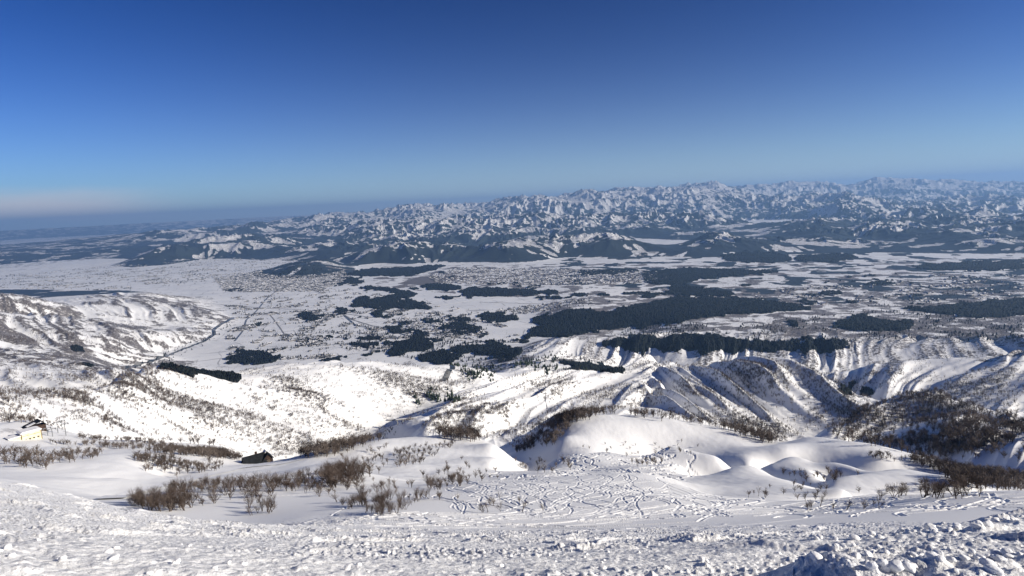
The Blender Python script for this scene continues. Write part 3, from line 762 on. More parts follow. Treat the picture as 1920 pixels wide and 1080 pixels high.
# ---------------------------------------------------------------- leafless trees
def limb(V_, F_, p, q, r0, r1, n=3):
    d = q - p; L = d.length
    if L < 1e-5: return
    d = d / L; a = d.orthogonal().normalized(); b = d.cross(a); k = len(V_)
    for c, r in ((p, r0), (q, r1)):
        for i in range(n):
            t = 6.2832 * i / n; V_.append(c + a * (math.cos(t) * r) + b * (math.sin(t) * r))
    for i in range(n): F_.append((k + i, k + (i + 1) % n, k + n + (i + 1) % n, k + n + i))
def bare_tree(seed, stems=3, spread=.6, levels=3, lean=0.):
    """unit height tree: returns (trunk verts, faces), (crown verts, faces)"""
    r = random.Random(seed); TV_, TF, CV, CF = [], [], [], []
    def grow(p, d, L, rad, lev):
        q = p
        seg = 3 if lev < 2 else 2
        for s in range(seg):
            d = (d + Vector((r.gauss(0, .16), r.gauss(0, .16), r.gauss(.05, .1)))).normalized()
            n_ = q + d * (L / seg); r0 = rad * (1 - .3 * s / seg * 1.4); r1 = rad * (1 - .3 * (s + 1) / seg * 1.4)
            limb(*((TV_, TF) if lev == 0 else (CV, CF)), q, n_, r0, r1, 5 if lev == 0 else 3)
            if lev < levels and (s or lev):
                for _ in range(2 if lev == 0 else (2 if r.random() < .75 else 1)):
                    side = Vector((r.gauss(0, 1), r.gauss(0, 1), r.uniform(.1, .7))).normalized()
                    grow(n_, (d * .75 + side * spread).normalized(), L * r.uniform(.5, .72), r1 * .62, lev + 1)
            q = n_
        if lev < levels: grow(q, d, L * .6, rad * .5, lev + 1)
    for i in range(stems):
        a = r.uniform(0, 6.28); t = r.uniform(.1, .45) if stems > 1 else .08
        grow(Vector((math.cos(a) * .02, math.sin(a) * .02, -.05)), Vector((math.cos(a) * t + lean, math.sin(a) * t, 1)).normalized(), r.uniform(.34, .46), .016, 0)
    zm = max(v.z for v in TV_ + CV)
    sc = lambda L_: np.array([tuple(v / zm) for v in L_], f32)
    return (sc(TV_), TF), (sc(CV), CF)
m_bark = speckle_mat('bark', (.04, .03, .025), (.10, .08, .07), 2.2, .9, .1)
m_twig = speckle_mat('frosted_twigs', (.034, .022, .017), (.15, .12, .105), .6, .9, .1)
protos = []
for s in range(9):
    (tv, tf), (cv, cf) = bare_tree(100 + s, stems=(2, 3, 4, 3, 1, 2, 5, 3, 2)[s], spread=(.6, .75, .7, .9, .6, .8, .8, .6, .7)[s], levels=3, lean=(0, .1, -.12, .2, 0, .05, 0, -.2, .1)[s])
    root = bpy.data.objects.new('bare_tree', None); root.empty_display_size = .3; C.objects.link(root)
    t_ = mesh_np('trunk', tv, np.array(tf), [m_bark], True, root); c_ = mesh_np('crown', cv, np.array(cf), [m_twig], True, root)
    protos.append((root, t_, c_))
log('tree faces', [len(p[2].data.polygons) for p in protos])
# zones: photo outline, count, heights, streak preference, label, group
Z_ = []
def zone(poly, n_, h0, h1, lab=None, grp=None, streak=0, rmin=60, rmax=12000, clump=0): Z_.append((poly, n_, h0, h1, lab, grp, streak, rmin, rmax, clump))
zone([(245,948),(330,915),(450,902),(560,895),(640,885),(640,905),(600,925),(520,930),(420,940),(330,962),(260,956)], 300, 1.4, 3.7, 'leafless brown tree in the dense thicket below the dark lodge', 'trees of the thicket below the lodge', clump=1)
zone([(600,888),(650,880),(690,892),(680,915),(610,918)], 50, 3.4, 6, 'tall dark brown tree in the clump at the right end of the thicket', 'trees of the dark clump')
zone([(560,905),(690,900),(800,915),(815,935),(740,965),(690,968),(640,950),(590,935)], 120, 1.1, 2.8, 'frosted leafless tree on the terrace right of the thicket', 'frosted trees on the terrace', clump=1)
zone([(462,948),(490,938),(520,948),(518,966),(470,968)], 14, 2, 3.4, 'frosted bush at the lower edge of the thicket with a blue shadow', 'frosted bushes at the thicket foot')
zone([(800,905),(870,890),(930,885),(935,900),(860,912),(800,925)], 50, 1.8, 3.4, 'leafless tree in the row below the rounded dome', 'row of trees below the dome')
zone([(780,930),(900,935),(1000,945),(1060,960),(900,962),(800,955)], 12, 1.2, 2.2, 'lone small bush on the tracked piste', 'lone bushes on the piste')
zone([(735,848),(800,838),(860,830),(800,868),(745,880)], 90, 2.4, 4.6, 'leafless tree on the left shoulder of the dome', 'trees on the dome shoulder')
zone([(640,850),(735,835),(730,880),(690,900),(640,890)], 30, 3, 5)
zone([(860,855),(900,880),(800,900),(780,890)], 12, 2.5, 4)
zone([(1640,925),(1700,910),(1790,900),(1850,930),(1790,938),(1700,935),(1650,940)], 50, 1.7, 3.5, 'leafless tree on the crest of the shaded slope at the right', 'trees on the shaded crest')
zone([(1480,940),(1520,930),(1560,950),(1700,945),(1690,965),(1520,965)], 10, 1.2, 2.2, 'small bush on the blue shaded slope', 'bushes on the shaded slope')
zone([(1330,930),(1500,905),(1640,905),(1620,925),(1500,945),(1400,940)], 22, 1.4, 3, 'thin shrub on the sunlit dome at the right', 'shrubs on the right domes')
zone([(1180,868),(1240,860),(1250,870),(1190,878)], 16, 2.5, 4.5, 'shrub on the small dome lip right of the hollow', 'shrubs on the dome lip')
zone([(1460,890),(1530,880),(1610,890),(1590,905),(1490,905)], 24, 2.5, 4.5)
zone([(1070,840),(1260,820),(1340,830),(1300,850),(1150,860)], 26, 2, 3.6)
zone([(1620,850),(1700,860),(1680,870),(1630,862)], 22, 3, 5)
zone([(960,865),(1060,855),(1080,885),(980,890)], 22, 3, 5)
zone([(935,822),(1000,803),(1060,788),(1075,800),(1040,835),(970,850)], 230, 5, 8)
zone([(1700,862),(1760,862),(1800,878),(1920,888),(1925,924),(1800,916),(1770,895)], 380, 4, 6.5, rmin=260, rmax=900)
zone([(90,822),(180,818),(270,824),(330,838),(290,850),(180,838),(90,836)], 230, 3, 5.5, clump=1)
zone([(288,838),(370,841),(460,852),(452,864),(380,858),(290,850)], 420, 3.5, 6, clump=1)
zone([(250,858),(340,862),(440,866),(400,886),(330,896),(262,882)], 150, 2.5, 5, clump=1)
zone([(-10,842),(90,846),(100,884),(50,878),(-10,870)], 70, 3, 5.5, clump=1)
zone([(90,848),(200,846),(190,862),(90,872)], 60, 3, 5)
zone([(-10,745),(90,745),(170,790),(90,800),(-10,790)], 330, 6, 9, clump=1)
zone([(-10,728),(90,733),(180,728),(230,700),(270,700),(200,738),(100,745),(-10,742)], 420, 8, 12)
zone([(100,745),(200,740),(420,790),(560,840),(450,842),(300,828),(180,800)], 950, 7, 11, streak=1, clump=1)
zone([(200,735),(280,688),(520,688),(700,682),(900,695),(880,725),(770,790),(640,838),(560,838),(420,785)], 4600, 7, 12, streak=1)
zone([(-10,600),(250,600),(270,690),(180,728),(-10,728)], 1500, 9, 14, streak=1, rmin=1600)
zone([(500,830),(640,836),(740,802),(740,818),(620,856),(520,858)], 420, 6, 9)
zone([(790,812),(900,817),(1060,778),(1150,762),(1240,738),(1262,746),(1070,792),(960,815),(880,828)], 760, 7, 11)
zone([(790,800),(860,742),(960,715),(1100,700),(1240,690),(1240,740),(1060,775),(860,812)], 2000, 7, 11, streak=1)
zone([(1170,690),(1215,672),(1340,688),(1440,676),(1560,700),(1645,748),(1620,745),(1500,705),(1440,690),(1300,700)], 650, 8, 12)
zone([(1245,700),(1440,682),(1560,705),(1640,750),(1600,790),(1480,822),(1300,780)], 2600, 7, 12, streak=1)
zone([(1180,770),(1260,772),(1340,776),(1430,795),(1490,825),(1440,832),(1360,805),(1260,786),(1180,780)], 700, 6, 10)
zone([(1545,800),(1640,758),(1720,735),(1780,738),(1860,775),(1960,800),(1960,822),(1800,788),(1700,800),(1590,830)], 1500, 7, 11)
zone([(1580,830),(1700,803),(1800,790),(1960,815),(1960,868),(1820,860),(1700,850)], 900, 6, 10, streak=1)
zone([(1500,705),(1640,680),(1960,655),(1960,800),(1860,775),(1660,738)], 1500, 8, 12, streak=1)
zone([(1120,655),(1500,660),(1960,640),(1960,665),(1500,700),(1120,690)], 500, 8, 13)
zone([(1380,610),(1480,590),(1960,595),(1960,642),(1600,640),(1420,640)], 3000, 9, 14, rmin=2500)
zone([(1290,520),(1960,500),(1960,590),(1520,575),(1390,555)], 2200, 10, 16, rmin=3500)
zone([(-10,552),(240,548),(425,590),(400,625),(300,660),(-10,640)], 2600, 10, 15, streak=1, rmin=3000)
zone([(900,660),(1100,665),(1200,690),(1000,700),(900,700)], 420, 8, 12)
zone([(560,500),(900,600),(1000,640),(700,660),(430,690),(430,560)], 500, 9, 14, rmin=3000, clump=1)
T_ = []          # x, y, z, h, zone
tr = np.random.default_rng(5)
for zi, (poly, n_, h0, h1, lab, grp, streak, rmin, rmax, clump) in enumerate(Z_):
    P_ = np.array(poly); x0, y0 = P_.min(0); x1, y1 = P_.max(0)
    cand = int(n_ * (6 if (streak or clump) else 3) * 2.2) + 20
    qx = tr.uniform(x0, x1, cand); qy = tr.uniform(y0, y1, cand)
    ok = inpoly(poly, qx, qy); qx, qy = qx[ok], qy[ok]
    a, r = sight(qx, qy, rmin * .8); ok = (r > rmin) & (r < rmax); a, r = a[ok], r[ok]
    if len(r) and np.median(r) > 600: r = r * tr.uniform(.978, 1.022, len(r)); a = a + tr.normal(0, .0006, len(r))
    x, y = r * np.sin(a), r * np.cos(a); p = np.ones(len(x))
    if streak:
        u = np.clip(((a - azs0) / dazs).astype(int), 0, nv_ - 1); j = np.clip(np.searchsorted(lr, np.log(r)), 0, len(lr) - 1)
        p *= np.clip(.16 + 2.2 * (STREAK[j, u] - .25), .14, 1)
        p *= np.clip(.45 + 1.1 * perlin(x / 260, y / 260, 501), .06, 1)
    if clump: p *= np.clip(.6 + 1.5 * perlin(x / (9 + .05 * r.mean()), y / (9 + .05 * r.mean()), 502), .04, 1)
    keep = tr.random(len(x)) < p; a, r, x, y = a[keep][:n_], r[keep][:n_], x[keep][:n_], y[keep][:n_]
    z = height(a, r); h = tr.uniform(h0, h1, len(x))
    T_.append(np.stack([x, y, z, h, np.full(len(x), zi), r], -1))
T_ = np.concatenate(T_)
T_ = T_[np.argsort(-T_[:, 3] / T_[:, 5])]
lab_ok = np.array([Z_[int(k)][4] is not None for k in T_[:, 4]])
near_t = np.nonzero(lab_ok)[0][:300]
# unlabelled zones may own some of the 300 largest; name those by where they stand
isnear = np.zeros(len(T_), bool); isnear[near_t] = True
first = [True] * len(protos)
for k in np.nonzero(isnear)[0]:
    x, y, z, h, zi, r = T_[k]; p = k % len(protos)
    if first[p]: ob, first[p] = protos[p][0], False
    else:
        ob = protos[p][0].copy(); C.objects.link(ob)
        for ch in protos[p][1:]:
            c_ = ch.copy(); c_.parent = ob; C.objects.link(c_)
    ob.location = (x, y, z - .05); ob.rotation_euler = (0, 0, tr.uniform(0, 6.28))
    w_ = h * tr.uniform(.9, 1.25); ob.scale = (w_, w_, h)
    tag(ob, Z_[int(zi)][4], 'tree', Z_[int(zi)][5])
rest = T_[~isnear]
# the thousands beyond: one mesh of small branched skeletons
def tiny(seed, nb, lev2):
    r = random.Random(seed); V_, F_ = [], []
    def spike(p, q, w_):
        d = (q - p).normalized(); a = d.orthogonal().normalized(); b = d.cross(a); k = len(V_)
        for i in range(3): V_.append(p + a * math.cos(2.094 * i) * w_ + b * math.sin(2.094 * i) * w_)
        V_.append(q)
        for i in range(3): F_.append((k + i, k + (i + 1) % 3, k + 3))
    spike(Vector((0, 0, -.05)), Vector((r.gauss(0, .05), r.gauss(0, .05), .95)), .035)
    for i in range(nb):
        z0 = r.uniform(.12, .6); a = r.uniform(0, 6.28); L = r.uniform(.3, .5)
        p = Vector((0, 0, z0)); q = p + Vector((math.cos(a) * L * .8, math.sin(a) * L * .8, L * r.uniform(.5, 1.0)))
        spike(p, q, .024)
        for _ in range(lev2):
            m_ = p.lerp(q, r.uniform(.3, .8)); spike(m_, m_ + Vector((r.gauss(0, .16), r.gauss(0, .16), r.uniform(.05, .3))), .016)
    return np.array([tuple(v) for v in V_], f32), np.array(F_, np.int32)
VS, FS, off = [], [], 0
for lod, (sel, nb, l2, fat) in enumerate(((rest[:, 5] < 700, 12, 3, 1.0), ((rest[:, 5] >= 700) & (rest[:, 5] < 2600), 9, 1, 1.6), (rest[:, 5] >= 2600, 6, 0, 2.8))):
    R = rest[sel]
    for v in range(6):
        Q_ = R[v::6]
        if not len(Q_): continue
        tv, tf = tiny(900 + lod * 10 + v, nb, l2)
        th = tr.uniform(0, 6.28, len(Q_)); c, s = np.cos(th), np.sin(th); h = Q_[:, 3]; w_ = h * tr.uniform(.8, 1.2, len(Q_)) * (1 + .1 * lod)
        # thicken with distance class so the twigs carry the mass of their finer branches
        ax = tv.copy()
        P_ = np.stack([(ax[None, :, 0] * c[:, None] - ax[None, :, 1] * s[:, None]) * w_[:, None] + Q_[:, 0:1],
                       (ax[None, :, 0] * s[:, None] + ax[None, :, 1] * c[:, None]) * w_[:, None] + Q_[:, 1:2],
                       ax[None, :, 2] * h[:, None] + Q_[:, 2:3]], -1)
        VS.append(P_.reshape(-1, 3)); FS.append((tf[None] + (np.arange(len(Q_)) * len(tv))[:, None, None]).reshape(-1, 3) + off); off += len(Q_) * len(tv)
m_wood = speckle_mat('leafless_woodland', (.07, .055, .048), (.15, .125, .11), .05, .9, .1)
wood = mesh_np('leafless_woodland', np.concatenate(VS), np.concatenate(FS), [m_wood])
tag(wood, 'thousands of small leafless trees scattered over the snowy hills and ridges', 'woodland', None, 'stuff')
log('trees', len(near_t), len(rest), off)
# ---------------------------------------------------------------- villages, conifers and roads on the plain
def sample(poly, n_, rmin=100, rmax=14000, clump=0, cs=300., seed=0):
    g_ = np.random.default_rng(3000 + seed)
    P_ = np.array(poly); x0, y0 = P_.min(0); x1, y1 = P_.max(0); cand = n_ * (9 if clump else 4)
    qx = g_.uniform(x0, x1, cand); qy = g_.uniform(y0, y1, cand); ok = inpoly(poly, qx, qy)
    a, r = sight(qx[ok], qy[ok], rmin * .8); ok = (r > rmin) & (r < rmax); a, r = a[ok], r[ok]
    r = r * g_.uniform(.996, 1.004, len(r)); x, y = r * np.sin(a), r * np.cos(a)
    if clump:
        p = smooth(clump - .25, clump + .12, perlin(x / cs, y / cs, 600 + seed) + .5 * perlin(x / cs * 3, y / cs * 3, 601 + seed))
        k = g_.random(len(x)) < p; a, r, x, y = a[k], r[k], x[k], y[k]
    a, r, x, y = a[:n_], r[:n_], x[:n_], y[:n_]
    return np.stack([x, y, height(a, r), r], -1)
def scatter(name, pts, h, protos_v, mats, w_=None, seed=0, mi=None, smooth_=False, rot=None):
    g_ = np.random.default_rng(seed); VS, FS, MI, off = [], [], [], 0
    for v, (tv, tf, tm) in enumerate(protos_v):
        Q_ = pts[v::len(protos_v)]; hh = h[v::len(protos_v)]
        if not len(Q_): continue
        th = g_.uniform(0, 6.28, len(Q_)) if rot is None else rot + g_.choice((0, 1.571), len(Q_)) + g_.normal(0, .08, len(Q_))
        c, s = np.cos(th), np.sin(th); ww = hh * g_.uniform(.85, 1.2, len(Q_))
        P_ = np.stack([(tv[None, :, 0] * c[:, None] - tv[None, :, 1] * s[:, None]) * ww[:, None] + Q_[:, 0:1],
                       (tv[None, :, 0] * s[:, None] + tv[None, :, 1] * c[:, None]) * ww[:, None] + Q_[:, 1:2],
                       tv[None, :, 2] * hh[:, None] + Q_[:, 2:3]], -1)
        VS.append(P_.reshape(-1, 3)); FS.append((tf[None] + (np.arange(len(Q_)) * len(tv))[:, None, None]).reshape(-1, tf.shape[1]) + off)
        MI.append(np.tile(tm, len(Q_))); off += len(Q_) * len(tv)
    return mesh_np(name, np.concatenate(VS), np.concatenate(FS), mats, smooth_, mi=np.concatenate(MI))
def conifer_proto(seed, n_=7, tiers=3):
    r = random.Random(seed); V_, F_ = [], []
    for t in range(tiers):
        z0 = .1 + .62 * t / tiers; z1 = min(1.0, z0 + .5 - .04 * t) if t < tiers - 1 else 1.0; R0 = .24 * (1 - .72 * t / tiers); k = len(V_)
        for i in range(n_):
            a = 6.2832 * (i + r.uniform(-.2, .2)) / n_; q = R0 * r.uniform(.7, 1.25); V_.append((q * math.cos(a), q * math.sin(a), z0 + r.uniform(-.05, .05)))
        V_.append((0, 0, z1)); V_.append((0, 0, z0 + .06))
        for i in range(n_): F_ += [(k + i, k + (i + 1) % n_, k + n_), (k + (i + 1) % n_, k + i, k + n_ + 1)]
    return np.array(V_, f32), np.array(F_, np.int32), np.zeros(len(F_), np.int32)
cp_small = [conifer_proto(s, 5, 1 + s % 2) for s in range(5)]
GR = [sample([(420,560),(640,540),(900,585),(1000,640),(700,665),(430,685)], 2600, 2500, clump=.36, cs=210, seed=1),
      sample([(740,590),(880,590),(905,640),(760,628)], 420, 2500, seed=2, clump=.05, cs=120),
      sample([(925,582),(1110,560),(1112,573),(960,592)], 210, 2500, seed=3),
      sample([(400,520),(640,498),(660,522),(600,548),(420,548)], 1500, 3500, seed=4, clump=.1, cs=160),
      sample([(0,540),(0,492),(150,478),(550,470),(640,500),(400,530),(200,545)], 2600, 3500, 17000, seed=5, clump=.34, cs=420),
      sample([(1120,600),(1280,610),(1500,600),(1900,520),(1920,640),(1450,645),(1130,640)], 1100, 2500, seed=6, clump=.2, cs=260),
      sample([(1180,600),(1280,605),(1330,612),(1300,626),(1160,628)], 200, 2500, seed=7),
      sample([(560,610),(900,640),(1050,680),(900,700),(700,660),(560,650)], 1100, 2200, seed=8, clump=.16, cs=110),
      sample([(250,690),(330,655),(395,628),(430,605),(440,612),(400,640),(330,672),(270,700)], 160, 2200, seed=9),
      sample([(900,660),(1050,655),(1150,690),(1000,705)], 160, 2000, seed=10, clump=.1, cs=90),
      sample([(860,690),(900,672),(925,690),(890,712),(872,715)], 60, 1500, seed=11)]
GR = np.concatenate(GR); gh = np.random.default_rng(31).uniform(9, 22, len(GR))
# close conifers standing one by one beside the gully road
CN = np.concatenate([sample([(798,733),(815,727),(825,740),(822,756),(800,750)], 26, 900, 3500, seed=21), sample([(838,733),(850,733),(850,745),(836,745)], 9, 900, 3500, seed=22),
     sample([(805,748),(862,745),(862,756),(806,756)], 26, 900, 3500, seed=23), sample([(776,750),(788,749),(788,764),(778,764)], 8, 900, 3500, seed=24),
     sample([(880,715),(900,690),(930,690),(925,715)], 26, 900, 4500, seed=25), sample([(1290,600),(1500,598),(1640,602),(1560,606)], 20, 2500, seed=26)])
ch = np.random.default_rng(32).uniform(11, 18, len(CN))
allc = np.concatenate([np.column_stack([CN, ch, np.zeros(len(CN))]), np.column_stack([GR, gh, np.ones(len(GR))])])
allc = allc[np.argsort(allc[:, 5] * 10 - allc[:, 4] / allc[:, 3] * 0 + allc[:, 3] * 1e-4)]
ind, far_c = allc[:300], allc[300:]
bigp = []
for s in range(4):
    tv, tf, tm = conifer_proto(70 + s, 9, 6)
    root = bpy.data.objects.new('cedar_tree', None); C.objects.link(root)
    V_, F_ = [], []; limb(V_, F_, Vector((0, 0, -.1)), Vector((0, 0, .3)), .03, .02, 6)
    a_ = mesh_np('trunk', np.array([tuple(v) for v in V_]), np.array(F_), [m_bark], True, root); b_ = mesh_np('crown', tv, tf, [m_pine2], False, root)
    bigp.append((root, a_, b_))
used = [False] * 4; g_ = np.random.default_rng(33)
for k, (x, y, z, r, h, far_) in enumerate(ind):
    p = k % 4
    if not used[p]: ob = bigp[p][0]; used[p] = True
    else:
        ob = bigp[p][0].copy(); C.objects.link(ob)
        for chd in bigp[p][1:]:
            c_ = chd.copy(); c_.parent = ob; C.objects.link(c_)
    ob.location = (x, y, z); ob.scale = (h * 1.15, h * 1.15, h); ob.rotation_euler = (0, 0, g_.uniform(0, 6.28))
    if far_: tag(ob, 'single dark cedar scattered on the snowy lowland beyond the hills', 'tree', 'scattered cedars of the lowland')
    else: tag(ob, 'dark cedar in the clumps at the foot of the white slope by the gully bridge', 'tree', 'cedars by the gully bridge')
o = scatter('village_groves', far_c[:, :3], far_c[:, 4], cp_small, [m_pine], seed=41)
tag(o, 'hundreds of tiny dark tree clumps dotted over the snowy plain', 'groves', None, 'stuff')
# houses
def house_proto(L=1.6, W_=1.1, wall=.62, top=1.0, seed=0):
    V_ = []; x, y = L / 2, W_ / 2; e = .07
    V_ += [(-x,-y,-.1),(x,-y,-.1),(x,y,-.1),(-x,y,-.1),(-x,-y,wall),(x,-y,wall),(x,y,wall),(-x,y,wall),(-x,0,top - .03),(x,0,top - .03)]
    F_ = [(0,1,5,4),(1,2,6,5),(2,3,7,6),(3,0,4,7),(4,8,8,7),(5,6,9,9)]; M_ = [0] * 6
    F_[4] = (4, 8, 7, 7); F_[5] = (5, 6, 9, 9)
    b = len(V_)
    for zt in (0, .1):
        V_ += [(-x-e,-y-e,wall-.06+zt),(x+e,-y-e,wall-.06+zt),(x+e,0,top+zt),(-x-e,0,top+zt),(x+e,y+e,wall-.06+zt),(-x-e,y+e,wall-.06+zt)]
    q = [(0,1,2,3),(3,2,4,5)]
    for t in q: F_.append(tuple(b + 6 + i for i in t)); M_.append(1)
    for t in q: F_.append(tuple(b + i for i in t[::-1])); M_.append(0)
    rim_ = [0, 1, 2, 4, 5, 3]
    for i in range(6):
        a, c = rim_[i], rim_[(i + 1) % 6]; F_.append((b + a, b + c, b + c + 6, b + a + 6)); M_.append(1)
    return V_, F_, M_
m_wall = speckle_mat('house_wall', (.06, .055, .05), (.22, .2, .18), .012, .8)
m_roofsnow = speckle_mat('roof_snow', (.78, .79, .82), (.86, .86, .86), .3, .7)
m_townroof = speckle_mat('town_roof', (.10, .11, .13), (.72, .72, .74), .013, .7)
def hmesh(L, W_, wl, tp):
    V_, F_, M_ = house_proto(L, W_, wl, tp)
    V_, F_ = list(V_), [list(f) for f in F_]
    V_.append(((V_[8][0]), 0.0, V_[8][2])); 
    F_[4] = [4, 8, 10 + 12, 7]; V_.append((V_[9][0], 0.0, V_[9][2])); F_[5] = [5, 6, 23, 9]
    return np.array(V_, f32), np.array(F_, np.int32), np.array(M_, np.int32)
hp = [hmesh(1.6, 1.1, .62, 1.0), hmesh(2.2, 1.2, .55, .9), hmesh(1.3, 1.1, .8, 1.15), hmesh(3.2, 1.5, .6, .85)]
HS = np.concatenate([sample([(400,522),(500,508),(640,500),(660,520),(600,546),(470,548),(420,545)], 3600, 3500, seed=51),
     sample([(800,520),(860,502),(1080,505),(1250,512),(1250,530),(1000,536),(820,531)], 2600, 3500, seed=52),
     sample([(0,540),(0,492),(150,478),(550,470),(640,500),(400,530),(200,545)], 1700, 3500, 17000, seed=53, clump=.36, cs=420),
     sample([(420,560),(640,540),(900,585),(1000,640),(700,665),(430,685)], 1500, 2500, clump=.40, cs=210, seed=1),
     sample([(925,582),(1110,560),(1112,573),(960,592)], 130, 2500, seed=55), sample([(740,592),(900,596),(905,640),(760,628)], 150, 2500, seed=56),
     sample([(1290,560),(1500,540),(1900,500),(1920,560),(1500,575)], 500, 2500, seed=57, clump=.3, cs=260)])
HS = HS[HS[:, 2] < -850]; HS = HS[(HS[:, 2] < -960) | (HS[:, 0] > 1500)]
hh = np.random.default_rng(34).uniform(6.5, 10.5, len(HS)); od = np.argsort(HS[:, 3]); HS, hh = HS[od], hh[od]
hobj = [mesh_np('house', v, f, [m_wall, m_townroof], mi=m) for v, f, m in hp]
for k in range(300):
    p = k % 4
    ob = hobj[p] if k < 4 else hobj[p].copy()
    if k >= 4: C.objects.link(ob)
    x, y, z, r = HS[k]; ob.location = (x, y, z); s = hh[k]; ob.scale = (s, s, s); ob.rotation_euler = (0, 0, .35 + g_.choice((0, 1.571)) + g_.normal(0, .1))
    tag(ob, 'tiny snow roofed house of the nearer villages on the white plain', 'house', 'village houses on the plain')
o = scatter('town_houses', HS[300:, :3], hh[300:] * 1.25, hp, [m_wall, m_townroof], seed=42, rot=.35)
tag(o, 'two distant towns and farmsteads of tiny snow roofed houses', 'houses', None, 'stuff')
log('houses', len(HS))
# ribbons laid over the ground
m_asph = speckle_mat('cleared_road', (.16, .16, .17), (.3, .3, .31), .02, .8)
m_packed = speckle_mat('packed_snow', (.80, .80, .80), (.88, .88, .87), .05, .6)
m_river = speckle_mat('river_water', (.03, .045, .06), (.2, .2, .2), .03, .35, .5)
def ribbon(name, pts, width, m, lab, kind='structure', lift=1.2, rmin=60, cat=None, step=10.):
    pp = []
    for (p, q) in zip(pts[:-1], pts[1:]):
        n_ = max(2, int(math.hypot(q[0] - p[0], q[1] - p[1]) / 3))
        for i in range(n_): pp.append((p[0] + (q[0] - p[0]) * i / n_, p[1] + (q[1] - p[1]) * i / n_))
    pp = np.array(pp + [pts[-1]]); a, r = sight(pp[:, 0], pp[:, 1], rmin); ok = r > 0; a, r = a[ok], r[ok]
    for _ in range(3): r[1:-1] = (r[:-2] + 2 * r[1:-1] + r[2:]) / 4
    x, y = r * np.sin(a), r * np.cos(a); s = np.concatenate([[0], np.cumsum(np.hypot(np.diff(x), np.diff(y)))])
    t = np.linspace(0, s[-1], max(8, int(s[-1] / step))); x = np.interp(t, s, x); y = np.interp(t, s, y)
    for _ in range(6): x[1:-1] = (x[:-2] + 2 * x[1:-1] + x[2:]) / 4; y[1:-1] = (y[:-2] + 2 * y[1:-1] + y[2:]) / 4
    tx, ty = np.gradient(x), np.gradient(y); tl = np.hypot(tx, ty) + 1e-6; nx, ny = -ty / tl, tx / tl
    rows = []
    for o_ in (-.5, -.25, 0, .25, .5):
        X_, Y_ = x + nx * o_ * width, y + ny * o_ * width; rows.append(np.stack([X_, Y_, ground_at(X_, Y_) + lift], -1))
    v = np.stack(rows, 1); n_ = len(x); i = np.arange(n_ - 1)[:, None] * 5 + np.arange(4)[None]
    f = np.stack([i, i + 1, i + 6, i + 5], -1).reshape(-1, 4)
    return tag(mesh_np(name, v.reshape(-1, 3), f, [m], True), lab, cat or name.split('_')[-1], None, kind)
ribbon('road', [(352,566),(420,572),(480,577),(560,581),(633,587),(700,596)], 15, m_asph, 'road crossing the plain below the nearer town')
ribbon('road', [(504,588),(514,600),(530,622),(538,634)], 11, m_asph, 'lane running down through the left fields')
ribbon('road', [(800,586),(860,583),(900,578)], 26, m_packed, 'snowy lane across the centre fields')
ribbon('road', [(812,575),(860,568),(920,559),(968,553)], 34, m_packed, 'bright embankment road across the centre fields')
ribbon('road', [(900,567),(1000,570),(1100,574),(1180,577)], 14, m_asph, 'field edge lane in front of the largest forest')
ribbon('road', [(640,588),(660,600),(700,612),(760,620),(830,628),(900,640),(960,650)], 18, m_asph, 'road winding through the central villages')
ribbon('road', [(560,632),(620,616),(660,606)], 14, m_packed, 'pale lane left of the central villages')
ribbon('road', [(590,655),(640,640),(700,632),(750,628)], 22, m_packed, 'pale lane above the white slope crest')
ribbon('river', [(235,692),(300,672),(345,655),(385,640),(402,628),(400,618),(418,607),(440,596)], 30, m_river, 'dark winding river at the foot of the left hills', rmin=2500)
ribbon('river', [(440,640),(455,622),(462,600),(480,585),(500,560),(520,545)], 16, m_river, 'thin river across the left fields', rmin=2500)
ribbon('river', [(645,592),(668,612),(720,618),(800,640),(820,665),(850,690),(830,715)], 20, m_river, 'stream from the gorge through the villages', rmin=1800)
log('ribbons')
# ---------------------------------------------------------------- buildings and ski lift on the near ridges
class MB:
    def __init__(s): s.v, s.f = [], []
    def box(s, x0, x1, y0, y1, z0, z1):
        k = len(s.v); s.v += [(x, y, z) for z in (z0, z1) for y in (y0, y1) for x in (x0, x1)]
        s.f += [tuple(k + i for i in q) for q in ((0,2,3,1),(4,5,7,6),(0,1,5,4),(1,3,7,5),(3,2,6,7),(2,0,4,6))]; return s
    def prism(s, prof, y0, y1, axis='y'):
        """closed outline in the x-z plane pulled along y (or in y-z pulled along x)"""
        k = len(s.v); n_ = len(prof)
        for t in (y0, y1): s.v += [((a, t, b) if axis == 'y' else (t, a, b)) for a, b in prof]
        s.f.append(tuple(k + i for i in range(n_))); s.f.append(tuple(k + n_ + i for i in range(n_))[::-1])
        for i in range(n_): j_ = (i + 1) % n_; s.f.append((k + i, k + n_ + i, k + n_ + j_, k + j_))
        return s
    def tube(s, p, q, r0, r1=None, n=8):
        limb_v, limb_f = [], []
        limb(limb_v, limb_f, Vector(p), Vector(q), r0, r0 if r1 is None else r1, n); k = len(s.v)
        s.v += [tuple(v) for v in limb_v]; s.f += [tuple(k + i for i in f) for f in limb_f]
        s.f.append(tuple(k + n + i for i in range(n))); s.f.append(tuple(k + i for i in range(n))[::-1]); return s
    def build(s, name, m, parent=None, bevel=0):
        me = bpy.data.meshes.new(name); me.from_pydata(s.v, [], s.f); me.update(); me.materials.append(m)
        o = bpy.data.objects.new(name, me); C.objects.link(o)
        if parent is not None: o.parent = parent
        if bevel:
            b_ = o.modifiers.new('bevel', 'BEVEL'); b_.width = bevel; b_.segments = 1
        return o
